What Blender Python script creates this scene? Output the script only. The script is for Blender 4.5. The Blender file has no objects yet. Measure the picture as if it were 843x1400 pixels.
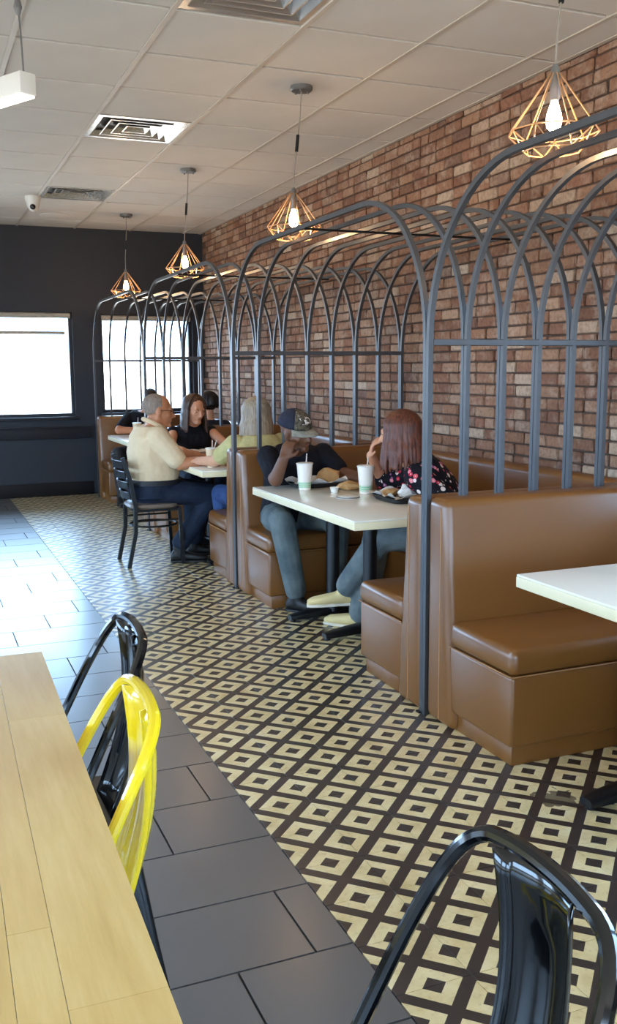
import bpy, bmesh, math, random
from mathutils import Vector, Matrix, Quaternion
random.seed(7)
S = bpy.context.scene
COL = S.collection
PI = math.pi
def V(*a): return Vector(a)

# ---------------------------------------------------------------- camera
def make_camera():
    yaw, pitch, roll = 0.3919, -0.1504, -0.0069
    f = V(math.sin(yaw)*math.cos(pitch), math.cos(yaw)*math.cos(pitch), math.sin(pitch))
    r = V(math.cos(yaw), -math.sin(yaw), 0)
    u = r.cross(f)
    r2 = r*math.cos(roll) + u*math.sin(roll)
    u2 = -r*math.sin(roll) + u*math.cos(roll)
    cd = bpy.data.cameras.new('camera'); co = bpy.data.objects.new('camera', cd); COL.objects.link(co)
    m = Matrix((r2, u2, -f)).transposed().to_4x4(); m.translation = V(0, 0, 1.40)
    co.matrix_world = m
    cd.sensor_fit = 'VERTICAL'; cd.sensor_height = 24.0; cd.lens = 24.0*1295.9/1400.0
    cd.clip_start = 0.02
    S.camera = co
make_camera()

# ---------------------------------------------------------------- daylight and exposure
w = bpy.data.worlds.new('daylight'); S.world = w; w.use_nodes = True
wt = w.node_tree; bg = wt.nodes['Background']
gx = wt.nodes.new('ShaderNodeTexCoord'); sx_ = wt.nodes.new('ShaderNodeSeparateXYZ'); wt.links.new(gx.outputs['Generated'], sx_.inputs[0])
rp = wt.nodes.new('ShaderNodeValToRGB'); mr = wt.nodes.new('ShaderNodeMapRange'); mr.inputs[1].default_value = -1; mr.inputs[2].default_value = 1
wt.links.new(sx_.outputs[2], mr.inputs[0]); wt.links.new(mr.outputs[0], rp.inputs[0]); wt.links.new(rp.outputs[0], bg.inputs[0])
e = rp.color_ramp.elements; e[0].position = 0.495; e[0].color = (0.45, 0.45, 0.44, 1)      # pavement outside
e[1].position = 0.52; e[1].color = (0.45, 0.69, 1.0, 1)                                     # hazy sky
bg.inputs[1].default_value = 17.0
S.view_settings.view_transform = 'Standard'; S.view_settings.look = 'None'
S.view_settings.exposure = 0.0; S.view_settings.gamma = 1.0; S.view_settings.use_curve_mapping = False

# ---------------------------------------------------------------- helpers: objects
def tag(o, label=None, cat=None, group=None, kind=None):
    if label: o['label'] = label
    if cat: o['category'] = cat
    if group: o['group'] = group
    if kind: o['kind'] = kind
    return o
def org(o):
    p = V(0, 0, 0)
    while o: p = p + o.location; o = o.parent
    return p
def thing(name, loc, label, cat, group=None):
    o = bpy.data.objects.new(name, None); COL.objects.link(o); o.location = loc
    o.empty_display_size = 0.05
    return tag(o, label, cat, group)
def mk(name, bm, mat, parent=None, smooth=True, local=False, sharp=0.6):
    if parent is not None and not local:
        bmesh.ops.translate(bm, verts=bm.verts, vec=-org(parent))
    me = bpy.data.meshes.new(name); bm.to_mesh(me); bm.free()
    if smooth:
        for p in me.polygons: p.use_smooth = True
        me.set_sharp_from_angle(angle=sharp)
    if mat: me.materials.append(mat)
    o = bpy.data.objects.new(name, me); COL.objects.link(o); o.parent = parent
    return o
def link(name, me, parent, loc=(0, 0, 0), rot=None):
    o = bpy.data.objects.new(name, me); COL.objects.link(o); o.parent = parent; o.location = loc
    if rot: o.rotation_euler = rot
    return o
def dup(o, loc=None, rotz=None, label=None, parent=None):
    c = o.copy(); COL.objects.link(c); c.parent = parent
    if loc is not None: c.location = loc
    if rotz is not None: c.rotation_euler = (0, 0, rotz)
    if label: c['label'] = label
    for ch in o.children: dup(ch, parent=c)
    return c

# ---------------------------------------------------------------- helpers: shapes
def box(bm, x0, x1, y0, y1, z0, z1, bev=0.0, seg=2, M=None):
    b2 = bmesh.new()
    vs = [b2.verts.new((x, y, z)) for z in (z0, z1) for y in (y0, y1) for x in (x0, x1)]
    for f in ((0, 2, 3, 1), (4, 5, 7, 6), (0, 1, 5, 4), (2, 6, 7, 3), (0, 4, 6, 2), (1, 3, 7, 5)): b2.faces.new([vs[i] for i in f])
    if bev > 0: bmesh.ops.bevel(b2, geom=b2.edges[:], offset=bev, segments=seg, profile=0.5, affect='EDGES', clamp_overlap=True)
    merge(bm, b2, M)
def merge(bm, b2, M=None):
    if M is not None: bmesh.ops.transform(b2, matrix=M, verts=b2.verts)
    bmesh.ops.recalc_face_normals(b2, faces=b2.faces)
    mp = {}
    for v in b2.verts: mp[v] = bm.verts.new(v.co)
    for f in b2.faces:
        try: bm.faces.new([mp[v] for v in f.verts])
        except ValueError: pass
    b2.free()
def tube(bm, pts, r, n=8, closed=False, square=False, up=None, radii=None):
    pts = [Vector(p) for p in pts]; N = len(pts)
    if square: n = 4
    tang = []
    for i in range(N):
        a = pts[i-1] if (i > 0 or closed) else pts[i]
        b = pts[(i+1) % N] if (i < N-1 or closed) else pts[i]
        tang.append((b-a).normalized())
    ref = Vector(up) if up is not None else (V(0, 0, 1) if abs(tang[0].z) < 0.9 else V(1, 0, 0))
    rings = []; nrm = (ref - tang[0]*ref.dot(tang[0])).normalized()
    for i in range(N):
        if i > 0:
            nrm = (nrm - tang[i]*nrm.dot(tang[i]))
            if nrm.length < 1e-6: nrm = tang[i].orthogonal()
            nrm.normalize()
        bn = tang[i].cross(nrm); ring = []
        rr = radii[i] if radii else r
        k = 1.0
        if 0 < i < N-1 and square:
            d1 = (pts[i]-pts[i-1]).normalized(); d2 = (pts[i+1]-pts[i]).normalized()
            k = 1.0
        for j in range(n):
            a = 2*PI*j/n + (PI/4 if square else 0); s = rr*(math.sqrt(2) if square else 1)*k
            ring.append(bm.verts.new(pts[i] + nrm*math.cos(a)*s + bn*math.sin(a)*s))
        rings.append(ring)
    for i in range(N if closed else N-1):
        A, B = rings[i], rings[(i+1) % N]
        for j in range(n):
            bm.faces.new((A[j], A[(j+1) % n], B[(j+1) % n], B[j]))
    if not closed:
        bm.faces.new(rings[0][::-1]); bm.faces.new(rings[-1])
def lathe(bm, prof, n=24, c=(0, 0, 0), cap=True):
    c = Vector(c); rings = []
    for (r, z) in prof:
        rings.append([bm.verts.new(c + V(r*math.cos(2*PI*j/n), r*math.sin(2*PI*j/n), z)) for j in range(n)])
    for i in range(len(rings)-1):
        for j in range(n):
            bm.faces.new((rings[i][j], rings[i][(j+1) % n], rings[i+1][(j+1) % n], rings[i+1][j]))
    if cap:
        bm.faces.new(rings[0][::-1]); bm.faces.new(rings[-1])
def loft(bm, secs, n=18, power=2.0):
    # secs: (centre, right vector*halfwidth, forward vector*halfdepth)
    rings = []
    for c, a, b in secs:
        c = Vector(c); a = Vector(a); b = Vector(b); ring = []
        for j in range(n):
            t = 2*PI*j/n; cs, sn = math.cos(t), math.sin(t)
            e = 2.0/power
            ring.append(bm.verts.new(c + a*math.copysign(abs(cs)**e, cs) + b*math.copysign(abs(sn)**e, sn)))
        rings.append(ring)
    for i in range(len(rings)-1):
        for j in range(n):
            bm.faces.new((rings[i][j], rings[i][(j+1) % n], rings[i+1][(j+1) % n], rings[i+1][j]))
    bm.faces.new(rings[0][::-1]); bm.faces.new(rings[-1])
    bmesh.ops.recalc_face_normals(bm, faces=bm.faces)
def capsule(bm, a, b, ra, rb, n=12):
    a = Vector(a); b = Vector(b); d = b-a
    if d.length < 1e-5: d = V(0, 0, 1e-4)
    t = d.normalized(); u = t.orthogonal().normalized(); v = t.cross(u); rings = []
    K = 4
    for i in range(1, K+1):
        an = -PI/2 + PI/2*i/K
        rings.append((a + t*math.sin(an)*ra, ra*math.cos(an)))
    for i in range(0, K):
        an = PI/2*i/K
        rings.append((b + t*math.sin(an)*rb, rb*math.cos(an)))
    vs = [[bm.verts.new(c + (u*math.cos(2*PI*j/n) + v*math.sin(2*PI*j/n))*r) for j in range(n)] for c, r in rings]
    for i in range(len(vs)-1):
        for j in range(n): bm.faces.new((vs[i][j], vs[i][(j+1) % n], vs[i+1][(j+1) % n], vs[i+1][j]))
    p = bm.verts.new(a - t*ra); q = bm.verts.new(b + t*rb)
    for j in range(n):
        bm.faces.new((p, vs[0][(j+1) % n], vs[0][j])); bm.faces.new((q, vs[-1][j], vs[-1][(j+1) % n]))
def ellipsoid(bm, c, ax, n=16, m=10):
    # ax: three half-axis vectors
    c = Vector(c); X, Y, Z = [Vector(a) for a in ax]; vs = []
    for i in range(1, m):
        t = PI*i/m
        vs.append([bm.verts.new(c + X*math.sin(t)*math.cos(2*PI*j/n) + Y*math.sin(t)*math.sin(2*PI*j/n) + Z*math.cos(t)) for j in range(n)])
    for i in range(len(vs)-1):
        for j in range(n): bm.faces.new((vs[i][j], vs[i+1][j], vs[i+1][(j+1) % n], vs[i][(j+1) % n]))
    p = bm.verts.new(c+Z); q = bm.verts.new(c-Z)
    for j in range(n):
        bm.faces.new((p, vs[0][j], vs[0][(j+1) % n])); bm.faces.new((q, vs[-1][(j+1) % n], vs[-1][j]))

# ---------------------------------------------------------------- helpers: materials
def srgb(r, g, b):
    f = lambda c: (c/255/12.92) if c/255 <= 0.04045 else ((c/255+0.055)/1.055)**2.4
    return (f(r), f(g), f(b), 1)
class NT:
    def __init__(s, name):
        s.m = bpy.data.materials.new(name); s.m.use_nodes = True; s.t = s.m.node_tree
        s.p = s.t.nodes['Principled BSDF']
    def n(s, typ, **kw):
        o = s.t.nodes.new(typ)
        for k, v in kw.items(): setattr(o, k, v)
        return o
    def l(s, a, b): s.t.links.new(a, b)
    def math(s, op, a, b=None, c=None):
        o = s.n('ShaderNodeMath', operation=op)
        for i, v in enumerate((a, b, c)):
            if v is None: continue
            if isinstance(v, (int, float)): o.inputs[i].default_value = v
            else: s.l(v, o.inputs[i])
        return o.outputs[0]
    def mix(s, f, a, b, blend='MIX'):
        o = s.n('ShaderNodeMix', data_type='RGBA', blend_type=blend)
        for i, v in ((0, f), (6, a), (7, b)):
            if isinstance(v, (int, float, tuple)): o.inputs[i].default_value = v
            else: s.l(v, o.inputs[i])
        return o.outputs[2]
    def noise(s, scale, detail=3, vec=None, rough=0.5):
        o = s.n('ShaderNodeTexNoise'); o.inputs['Scale'].default_value = scale; o.inputs['Detail'].default_value = detail; o.inputs['Roughness'].default_value = rough
        if vec is None: vec = s.n('ShaderNodeTexCoord').outputs['Object']
        s.l(vec, o.inputs['Vector']); return o
    def ramp(s, fac, stops, interp='LINEAR'):
        o = s.n('ShaderNodeValToRGB'); e = o.color_ramp.elements; o.color_ramp.interpolation = interp
        while len(e) < len(stops): e.new(0.5)
        for i, (p, c) in enumerate(stops): e[i].position = p; e[i].color = c
        s.l(fac, o.inputs[0]); return o.outputs[0]
    def bump(s, h, strength=0.3, dist=0.01):
        o = s.n('ShaderNodeBump'); o.inputs['Strength'].default_value = strength; o.inputs['Distance'].default_value = dist
        s.l(h, o.inputs['Height']); s.l(o.outputs[0], s.p.inputs['Normal'])
    def set(s, col=None, rough=None, metal=None, spec=None, coat=None):
        for k, v in (('Base Color', col), ('Roughness', rough), ('Metallic', metal), ('Specular IOR Level', spec), ('Coat Weight', coat)):
            if v is None: continue
            if isinstance(v, (int, float, tuple)): s.p.inputs[k].default_value = v
            else: s.l(v, s.p.inputs[k])
        return s
def plain(name, col, rough=0.5, metal=0.0, var=0.08, scale=8.0, bump=0.0, spec=None, coat=None, bscale=None):
    t = NT(name); n = t.noise(scale)
    c0 = tuple(x*(1-var) for x in col[:3])+(1,); c1 = tuple(min(1, x*(1+var)) for x in col[:3])+(1,)
    t.set(t.ramp(n.outputs[0], [(0.3, c0), (0.7, c1)]), rough, metal, spec, coat)
    if bump: t.bump(t.noise(bscale or scale*4).outputs[0], bump, 0.004)
    return t.m
def emis(name, col, strength):
    t = NT(name); t.set((0.8, 0.8, 0.8, 1), 0.4)
    t.p.inputs['Emission Color'].default_value = col; t.p.inputs['Emission Strength'].default_value = strength
    return t.m
def glass_pane(name, tint=(0.95, 0.98, 1, 1)):
    t = NT(name); t.t.nodes.remove(t.p)
    out = t.t.nodes['Material Output']; tr = t.n('ShaderNodeBsdfTransparent'); tr.inputs[0].default_value = tint
    gl = t.n('ShaderNodeBsdfGlossy'); gl.inputs['Roughness'].default_value = 0.02
    fr = t.n('ShaderNodeFresnel'); fr.inputs[0].default_value = 1.45
    mx = t.n('ShaderNodeMixShader'); t.l(fr.outputs[0], mx.inputs[0]); t.l(tr.outputs[0], mx.inputs[1]); t.l(gl.outputs[0], mx.inputs[2])
    t.l(mx.outputs[0], out.inputs[0]); return t.m

def brick_mat(name, per_object):
    t = NT(name)
    if per_object: rnd = t.n('ShaderNodeObjectInfo').outputs['Random']
    else: rnd = t.n('ShaderNodeAttribute', attribute_name='rnd').outputs['Fac']
    geo = t.n('ShaderNodeNewGeometry').outputs['Position']
    c = t.ramp(rnd, [(0.0, srgb(132, 96, 78)), (0.16, srgb(168, 128, 102)), (0.34, srgb(142, 102, 84)), (0.48, srgb(184, 148, 120)), (0.62, srgb(160, 116, 94)),
                     (0.76, srgb(194, 162, 136)), (0.86, srgb(132, 102, 90)), (0.94, srgb(202, 176, 152)), (1.0, srgb(212, 194, 174))])
    n1 = t.noise(9, 5, geo, 0.65); n2 = t.noise(42, 4, geo, 0.6)
    white = t.math('MULTIPLY', t.ramp(n1.outputs[0], [(0.5, (0, 0, 0, 1)), (0.68, (1, 1, 1, 1))]), 0.65)
    c = t.mix(white, c, srgb(205, 184, 164))
    c = t.mix(t.math('MULTIPLY', t.ramp(n2.outputs[0], [(0.35, (1, 1, 1, 1)), (0.55, (0, 0, 0, 1))]), 0.35), c, srgb(84, 56, 46))
    c = t.mix(1.0, c, (0.80, 0.77, 0.75, 1), 'MULTIPLY')
    t.set(c, 0.85, spec=0.25); t.bump(n2.outputs[0], 0.6, 0.006)
    return t.m

M = {}
M['brick'] = brick_mat('brick_red_worn', True); M['brick_stuff'] = brick_mat('brick_red_worn_far', False)
M['mortar'] = plain('mortar_dark', srgb(86, 68, 58), 0.95, var=0.2, scale=20)
M['navy'] = plain('navy_paint', srgb(36, 38, 46), 0.6, var=0.05, scale=2)
M['navy_trim'] = plain('navy_trim', srgb(30, 31, 38), 0.5, var=0.05)
M['ceil'] = plain('ceiling_tile', srgb(222, 216, 206), 0.9, var=0.03, scale=3, bump=0.15, bscale=180)
M['tee'] = plain('ceiling_grid_metal', srgb(200, 190, 176), 0.5, var=0.03)
M['wallpaint'] = plain('pale_wall_paint', srgb(190, 184, 174), 0.7, var=0.03)
M['grout'] = plain('grout_dark', srgb(54, 52, 50), 0.9, var=0.15, scale=30)
M['steel'] = plain('dark_steel_tube', srgb(84, 85, 88), 0.42, 0.6, var=0.06, scale=20)
M['blackpost'] = plain('black_post', srgb(26, 26, 30), 0.4, 0.2, var=0.06)
M['black'] = plain('black_metal', srgb(16, 18, 22), 0.35, 0.1, var=0.1)
M['gloss_black'] = plain('gloss_black_enamel', srgb(8, 9, 11), 0.11, 0.0, var=0.05, spec=0.5, coat=0.25)
M['yellow'] = plain('gloss_yellow_enamel', srgb(228, 192, 22), 0.14, 0.0, var=0.05, coat=0.5)
M['glass'] = glass_pane('window_glass')
M['white'] = plain('white_plastic', srgb(232, 230, 222), 0.4, var=0.02)
M['grey'] = plain('grey_canopy', srgb(120, 118, 116), 0.4, 0.3)
M['copper'] = plain('copper_wire', srgb(206, 158, 112), 0.35, 0.6, var=0.06)
M['shade_tan'] = plain('roller_shade', srgb(176, 166, 150), 0.8)
def leather():
    t = NT('brown_vinyl'); n = t.noise(1.6, 1)
    c = t.ramp(n.outputs[0], [(0.3, srgb(116, 72, 29)), (0.7, srgb(126, 80, 35))])
    t.set(c, 0.29, spec=0.65)
    return t.m
M['leather'] = leather()
M['seam'] = plain('vinyl_seam', srgb(176, 128, 82), 0.5)
M['laminate'] = plain('white_laminate', srgb(244, 238, 222), 0.16, var=0.015, scale=4, spec=0.5)
M['laminate_edge'] = plain('laminate_edge', srgb(236, 220, 180), 0.35, var=0.02)
def grey_tile():
    t = NT('grey_porcelain'); n = t.noise(2.5, 2, t.n('ShaderNodeNewGeometry').outputs['Position'], 0.5)
    r = t.n('ShaderNodeObjectInfo').outputs['Random']
    c = t.ramp(n.outputs[0], [(0.3, srgb(92, 91, 90)), (0.7, srgb(100, 99, 98))])
    c = t.mix(t.math('MULTIPLY', r, 0.22), c, srgb(80, 80, 82))
    t.set(c, t.ramp(n.outputs[0], [(0.3, (0.30,)*3+(1,)), (0.7, (0.36,)*3+(1,))]), spec=0.7, coat=0.6); t.p.inputs['Coat Roughness'].default_value = 0.24
    t.bump(t.noise(30, 2).outputs[0], 0.02, 0.002); return t.m
M['grey_tile'] = grey_tile()
PX0, PY0, PT = 0.919, 1.925, 0.1975
def pattern_tile():
    # printed geometric tile: cream square frames set on the diagonal over charcoal
    t = NT('printed_pattern_tile'); geo = t.n('ShaderNodeNewGeometry').outputs['Position']
    sp = t.n('ShaderNodeSeparateXYZ'); t.l(geo, sp.inputs[0])
    u = t.math('DIVIDE', t.math('SUBTRACT', sp.outputs[0], PX0+PT/2), PT); v = t.math('DIVIDE', t.math('SUBTRACT', sp.outputs[1], PY0), PT)
    a = t.math('ADD', u, v); b = t.math('SUBTRACT', u, v)
    p = t.math('ABSOLUTE', t.math('SUBTRACT', a, t.math('ROUND', a))); q = t.math('ABSOLUTE', t.math('SUBTRACT', b, t.math('ROUND', b)))
    d = t.math('MAXIMUM', p, q)
    cream = t.math('MULTIPLY', t.math('LESS_THAN', d, 0.385), t.math('GREATER_THAN', d, 0.158))
    n = t.noise(11, 4, geo, 0.6); n2 = t.noise(60, 3, geo)
    cc = t.ramp(n.outputs[0], [(0.3, srgb(218, 194, 136)), (0.55, srgb(238, 218, 166)), (0.75, srgb(246, 230, 186))])
    dc = t.ramp(n.outputs[0], [(0.3, srgb(44, 38, 38)), (0.7, srgb(58, 50, 48))])
    cc = t.mix(t.math('MULTIPLY', t.ramp(n2.outputs[0], [(0.55, (0, 0, 0, 1)), (0.75, (1, 1, 1, 1))]), 0.3), cc, srgb(150, 122, 84))
    wx = t.math('SUBTRACT', sp.outputs[0], 1.86); wy = t.math('SUBTRACT', sp.outputs[1], 2.40)
    wd = t.math('ADD', t.math('SQRT', t.math('ADD', t.math('MULTIPLY', wx, wx), t.math('MULTIPLY', wy, wy))), t.math('MULTIPLY', t.math('SUBTRACT', t.noise(25, 4, geo).outputs[0], 0.5), 0.16))
    c = t.mix(t.math('MULTIPLY', t.math('LESS_THAN', wd, 0.062), 0.8), t.mix(cream, dc, cc), srgb(62, 54, 48))     # worn, chipped patch of glaze
    t.set(c, 0.36, spec=0.5, coat=0.6); t.p.inputs['Coat Roughness'].default_value = 0.30; return t.m
M['pattern'] = pattern_tile()
def wood_top():
    t = NT('butcher_block'); tc = t.n('ShaderNodeTexCoord').outputs['Object']; mp = t.n('ShaderNodeMapping'); mp.inputs['Scale'].default_value = (14, 1.2, 8); t.l(tc, mp.inputs[0])
    n = t.noise(3, 6, mp.outputs[0], 0.65); r = t.n('ShaderNodeObjectInfo').outputs['Random']
    c = t.ramp(n.outputs[0], [(0.25, srgb(196, 158, 92)), (0.5, srgb(210, 174, 108)), (0.75, srgb(220, 188, 126))])
    c = t.mix(t.math('MULTIPLY', r, 0.35), c, srgb(196, 152, 84))
    t.set(c, 0.3, spec=0.5); t.bump(n.outputs[0], 0.05, 0.003); return t.m
M['wood'] = wood_top()
# ================================================================ THE SETTING
XW, YB, H = 3.176, 10.87, 2.935          # brick wall face, back wall face, ceiling height
XL, YF = -5.2, -4.0                       # far left wall, wall behind the viewer
def struct(name, bm, mat, smooth=False):
    o = mk(name, bm, mat, None, smooth); o['kind'] = 'structure'; return o
# floor
bm = bmesh.new(); box(bm, XL, XW+0.15, YF, YB+0.15, -0.12, -0.006); floor = struct('floor', bm, M['grout'])
tag(floor, 'tiled restaurant floor, grey planks beside a cream and charcoal pattern')
GP, GL_ = 0.2963, 0.6
def slab_mesh(name, sx, sy, mat, z0=-0.010, z1=0.0, bev=0.0015):
    bm = bmesh.new(); box(bm, 0, sx, 0, sy, z0, z1, bev, 1)
    me = bpy.data.meshes.new(name); bm.to_mesh(me); bm.free(); me.materials.append(mat); return me
gcache = {}
far = bmesh.new()
for r in range(-20, 32):
    y0 = 1.949 + (r-1)*GP; y1 = y0+GP
    if y0 > YB: continue
    y1 = min(y1, YB)
    j0 = 0.618 + 0.2*r
    x = j0 - GL_*30
    while x < PX0:
        a, b = max(x, XL), min(x+GL_, PX0)
        if b-a > 0.01 and y1-y0 > 0.01:
            if a > -0.45 and y0 > 0.3:
                key = (round(b-a, 3), round(y1-y0, 3))
                if key not in gcache: gcache[key] = slab_mesh('floor_tile', key[0]-0.006, key[1]-0.006, M['grey_tile'], bev=0.0)
                link('floor_tile', gcache[key], floor, (a+0.003, y0+0.003, 0))
            else: box(far, a+0.003, b-0.003, y0+0.003, y1-0.003, -0.01, 0)
        x += GL_
o = mk('floor_tile_field', far, M['grey_tile'], floor, False); o['kind'] = 'stuff'
# patterned tiles: nearest in view one by one, the rest joined
cand = []
ptile = slab_mesh('pattern_tile', PT-0.0015, PT-0.0015, M['pattern'], bev=0.0006)
fw = V(math.sin(0.3919), math.cos(0.3919), 0); rt = V(fw.y, -fw.x, 0)
for i in range(12):
    for j in range(-26, 46):
        x0 = PX0+i*PT; y0 = PY0+j*PT
        if x0 > XW-0.02 or y0 > YB-0.02: continue
        c = V(x0+PT/2, y0+PT/2, 0); d = c.dot(fw); s = c.dot(rt)
        seen = d > 1.3 and -0.36 < s/d < 0.40
        if x0 > 1.83 and (2.66 < y0 < 3.92 or 5.1 < y0 < 6.3 or 7.5 < y0 < 8.7): seen = False
        if x0 > 2.4 : seen = False
        cand.append((0 if seen else 1, d, x0, y0))
cand.sort(); rest = bmesh.new()
for k, (sn, d, x0, y0) in enumerate(cand):
    if k < 300 and sn == 0: link('pattern_tile', ptile, floor, (x0+0.0007, y0+0.0007, 0))
    else: box(rest, x0+0.0007, min(x0+PT, XW)-0.0007, y0+0.0007, min(y0+PT, YB)-0.0007, -0.01, 0)
o = mk('pattern_tile_field', rest, M['pattern'], floor, False); o['kind'] = 'stuff'

# brick wall on the right
bm = bmesh.new(); box(bm, XW+0.012, XW+0.16, 2.85, YB+0.15, 0, H+0.05); box(bm, XW+0.012, XW+0.16, YF, -2.6, 0, H+0.05); box(bm, XW+0.012, XW+0.16, -2.6, 2.85, 0, 0.80); box(bm, XW+0.012, XW+0.16, -2.6, 2.85, 2.45, H+0.05); wr = struct('wall_right', bm, M['mortar'])
tag(wr, 'worn red brick wall with whitewashed patches')
CH, BL = 0.0665, 0.203
def brick_shape(b2, L, h, rng):
    t = 0.02
    box(b2, 0, t, 0, L, 0, h, 0.0065, 2)
    for v in b2.verts:
        if v.co.x < 0.01: v.co += V(rng.uniform(-.003, .003), rng.uniform(-.003, .003), rng.uniform(-.002, .002))
rng = random.Random(11)
variants = []
for k in range(10):
    b2 = bmesh.new(); L = [0.191, 0.187, 0.193, 0.184, 0.190][k % 5]; brick_shape(b2, L, CH-0.0095, rng)
    me = bpy.data.meshes.new('brick'); b2.to_mesh(me); b2.free(); me.materials.append(M['brick']); variants.append(me)
half = []
for k in range(3):
    b2 = bmesh.new(); brick_shape(b2, 0.093, CH-0.0095, rng)
    me = bpy.data.meshes.new('brick'); b2.to_mesh(me); b2.free(); me.materials.append(M['brick']); half.append(me)
blist = []
zz = 0.70; row = 0
while zz < H-0.02:
    h = min(CH, H-zz)
    y = 2.87 + (0.1015 if row % 2 else 0) + rng.uniform(-.012, .012)
    while y < YB:
        hb = rng.random() < 0.10
        L = 0.103 if hb else BL
        if y+L <= YB+0.02: blist.append((y, zz, L, hb, h))
        y += L
    zz += CH; row += 1
near = [b for b in blist if b[4] >= CH-1e-4 and b[0] > 3.6 and b[1] > 0.78]
near.sort(key=lambda b: b[0]); sel = set(near[:300])
wallb = bmesh.new(); rvals = []
for b in blist:
    y, z, L, hb, h = b; xo = rng.uniform(-.004, .004)
    if b in sel:
        me = rng.choice(half if hb else variants)
        link('brick', me, wr, (XW-0.004+xo, y+0.005, z+0.0045))
    else:
        b2 = bmesh.new(); brick_shape(b2, L-0.013, h-0.0095, rng); n0 = len(wallb.faces)
        merge(wallb, b2, Matrix.Translation((XW-0.004+xo, y+0.005, z+0.0045)))
        rvals += [rng.random()]*(len(wallb.faces)-n0)
wf = mk('brick_field', wallb, M['brick_stuff'], wr, False); wf['kind'] = 'stuff'
at = wf.data.attributes.new('rnd', 'FLOAT', 'FACE'); at.data.foreach_set('value', rvals)

# back wall with two windows
WIN = [(-0.35, 1.68, 0.885, 2.03), (1.985, 3.05, 0.915, 2.01)]
def wall_y(name, y0, y1, holes, x0, x1, z1, mat):
    bm = bmesh.new(); xs = sorted({x0, x1} | {h[0] for h in holes} | {h[1] for h in holes})
    for a, b in zip(xs, xs[1:]):
        hs = [h for h in holes if h[0] <= a+1e-6 and h[1] >= b-1e-6]
        if hs:
            box(bm, a, b, y0, y1, 0, hs[0][2]); box(bm, a, b, y0, y1, hs[0][3], z1)
        else: box(bm, a, b, y0, y1, 0, z1)
    return struct(name, bm, mat)
wb = wall_y('wall_back', YB, YB+0.15, WIN+[(-4.6, -0.75, 0.885, 2.03)], XL, XW+0.012, H+0.05, M['navy'])
tag(wb, 'dark navy back wall with two bright windows')
def window_y(name, h, yin, label, mull=()):
    x0, x1, z0, z1 = h; f = 0.035
    bm = bmesh.new()
    box(bm, x0, x0+f, yin+0.06, yin+0.12, z0, z1); box(bm, x1-f, x1, yin+0.06, yin+0.12, z0, z1)
    box(bm, x0+f, x1-f, yin+0.06, yin+0.12, z0, z0+f); box(bm, x0+f, x1-f, yin+0.06, yin+0.12, z1-f, z1)
    o = struct(name, bm, M['navy_trim']); tag(o, label)
    bm = bmesh.new(); box(bm, x0+f, x1-f, yin+0.085, yin+0.091, z0+f, z1-f); mk('window_pane', bm, M['glass'], o, False)
    bm = bmesh.new(); box(bm, x0-0.03, x1+0.03, yin-0.045, yin+0.06, z0-0.035, z0, 0.004); mk('window_sill', bm, M['navy_trim'], o)
    for m in mull:
        bm = bmesh.new(); box(bm, m-0.015, m+0.015, yin+0.07, yin+0.11, z0+f, z1-f); mk('mullion', bm, M['navy_trim'], o, False)
    bm = bmesh.new(); tube(bm, [(x0+0.02, yin+0.03, z1-0.035), (x1-0.02, yin+0.03, z1-0.035)], 0.030, 12); mk('roller_shade', bm, M['shade_tan'], o)
    return o
w1 = window_y('window_1', WIN[0], YB, 'wide bright window left of the dark pier')
bm = bmesh.new(); box(bm, -0.33, 1.60, YB+0.035, YB+0.05, 1.79, 1.825, 0.004); mk('shade_rail', bm, M['shade_tan'], w1)
window_y('window_2', WIN[1], YB, 'bright window behind the far arched frames')
window_y('window_3', (-4.6, -0.75, 0.885, 2.03), YB, 'window further along the navy wall')
bm = bmesh.new(); box(bm, XL, 1.84, YB-0.03, YB, 0.64, 0.76, 0.006); box(bm, XL, 1.84, YB-0.045, YB, 0.755, 0.775, 0.004); o = struct('trim_1', bm, M['navy_trim'], True); tag(o, 'dark chair rail on the navy wall')
bm = bmesh.new(); box(bm, XL, 1.84, YB-0.02, YB, 0, 0.15, 0.004); o = struct('baseboard_back', bm, M['blackpost'], True); tag(o, 'black baseboard below the windows')
# walls out of view, with the restaurant's other windows
def wall_x(name, x0, x1, holes, y0, y1, z1, mat):
    bm = bmesh.new(); ys = sorted({y0, y1} | {h[0] for h in holes} | {h[1] for h in holes})
    for a, b in zip(ys, ys[1:]):
        hs = [h for h in holes if h[0] <= a+1e-6 and h[1] >= b-1e-6]
        if hs:
            box(bm, x0, x1, a, b, 0, hs[0][2]); box(bm, x0, x1, a, b, hs[0][3], z1)
        else: box(bm, x0, x1, a, b, 0, z1)
    return struct(name, bm, mat)
LW = [(-3.2, -0.8, 0.88, 2.45), (0.0, 2.4, 0.88, 2.45), (3.2, 5.6, 0.88, 2.45), (6.4, 8.8, 0.88, 2.45)]
wl = wall_x('wall_left', XL-0.15, XL, LW, YF, YB+0.15, H+0.05, M['wallpaint'])
FWN = [(-4.4, -2.4, 0.88, 2.45), (-1.6, 0.4, 0.88, 2.45), (0.9, 2.9, 0.88, 2.45)]
wf_ = wall_y('wall_front', YF-0.15, YF, FWN, XL, XW+0.16, H+0.05, M['wallpaint'])

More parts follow.
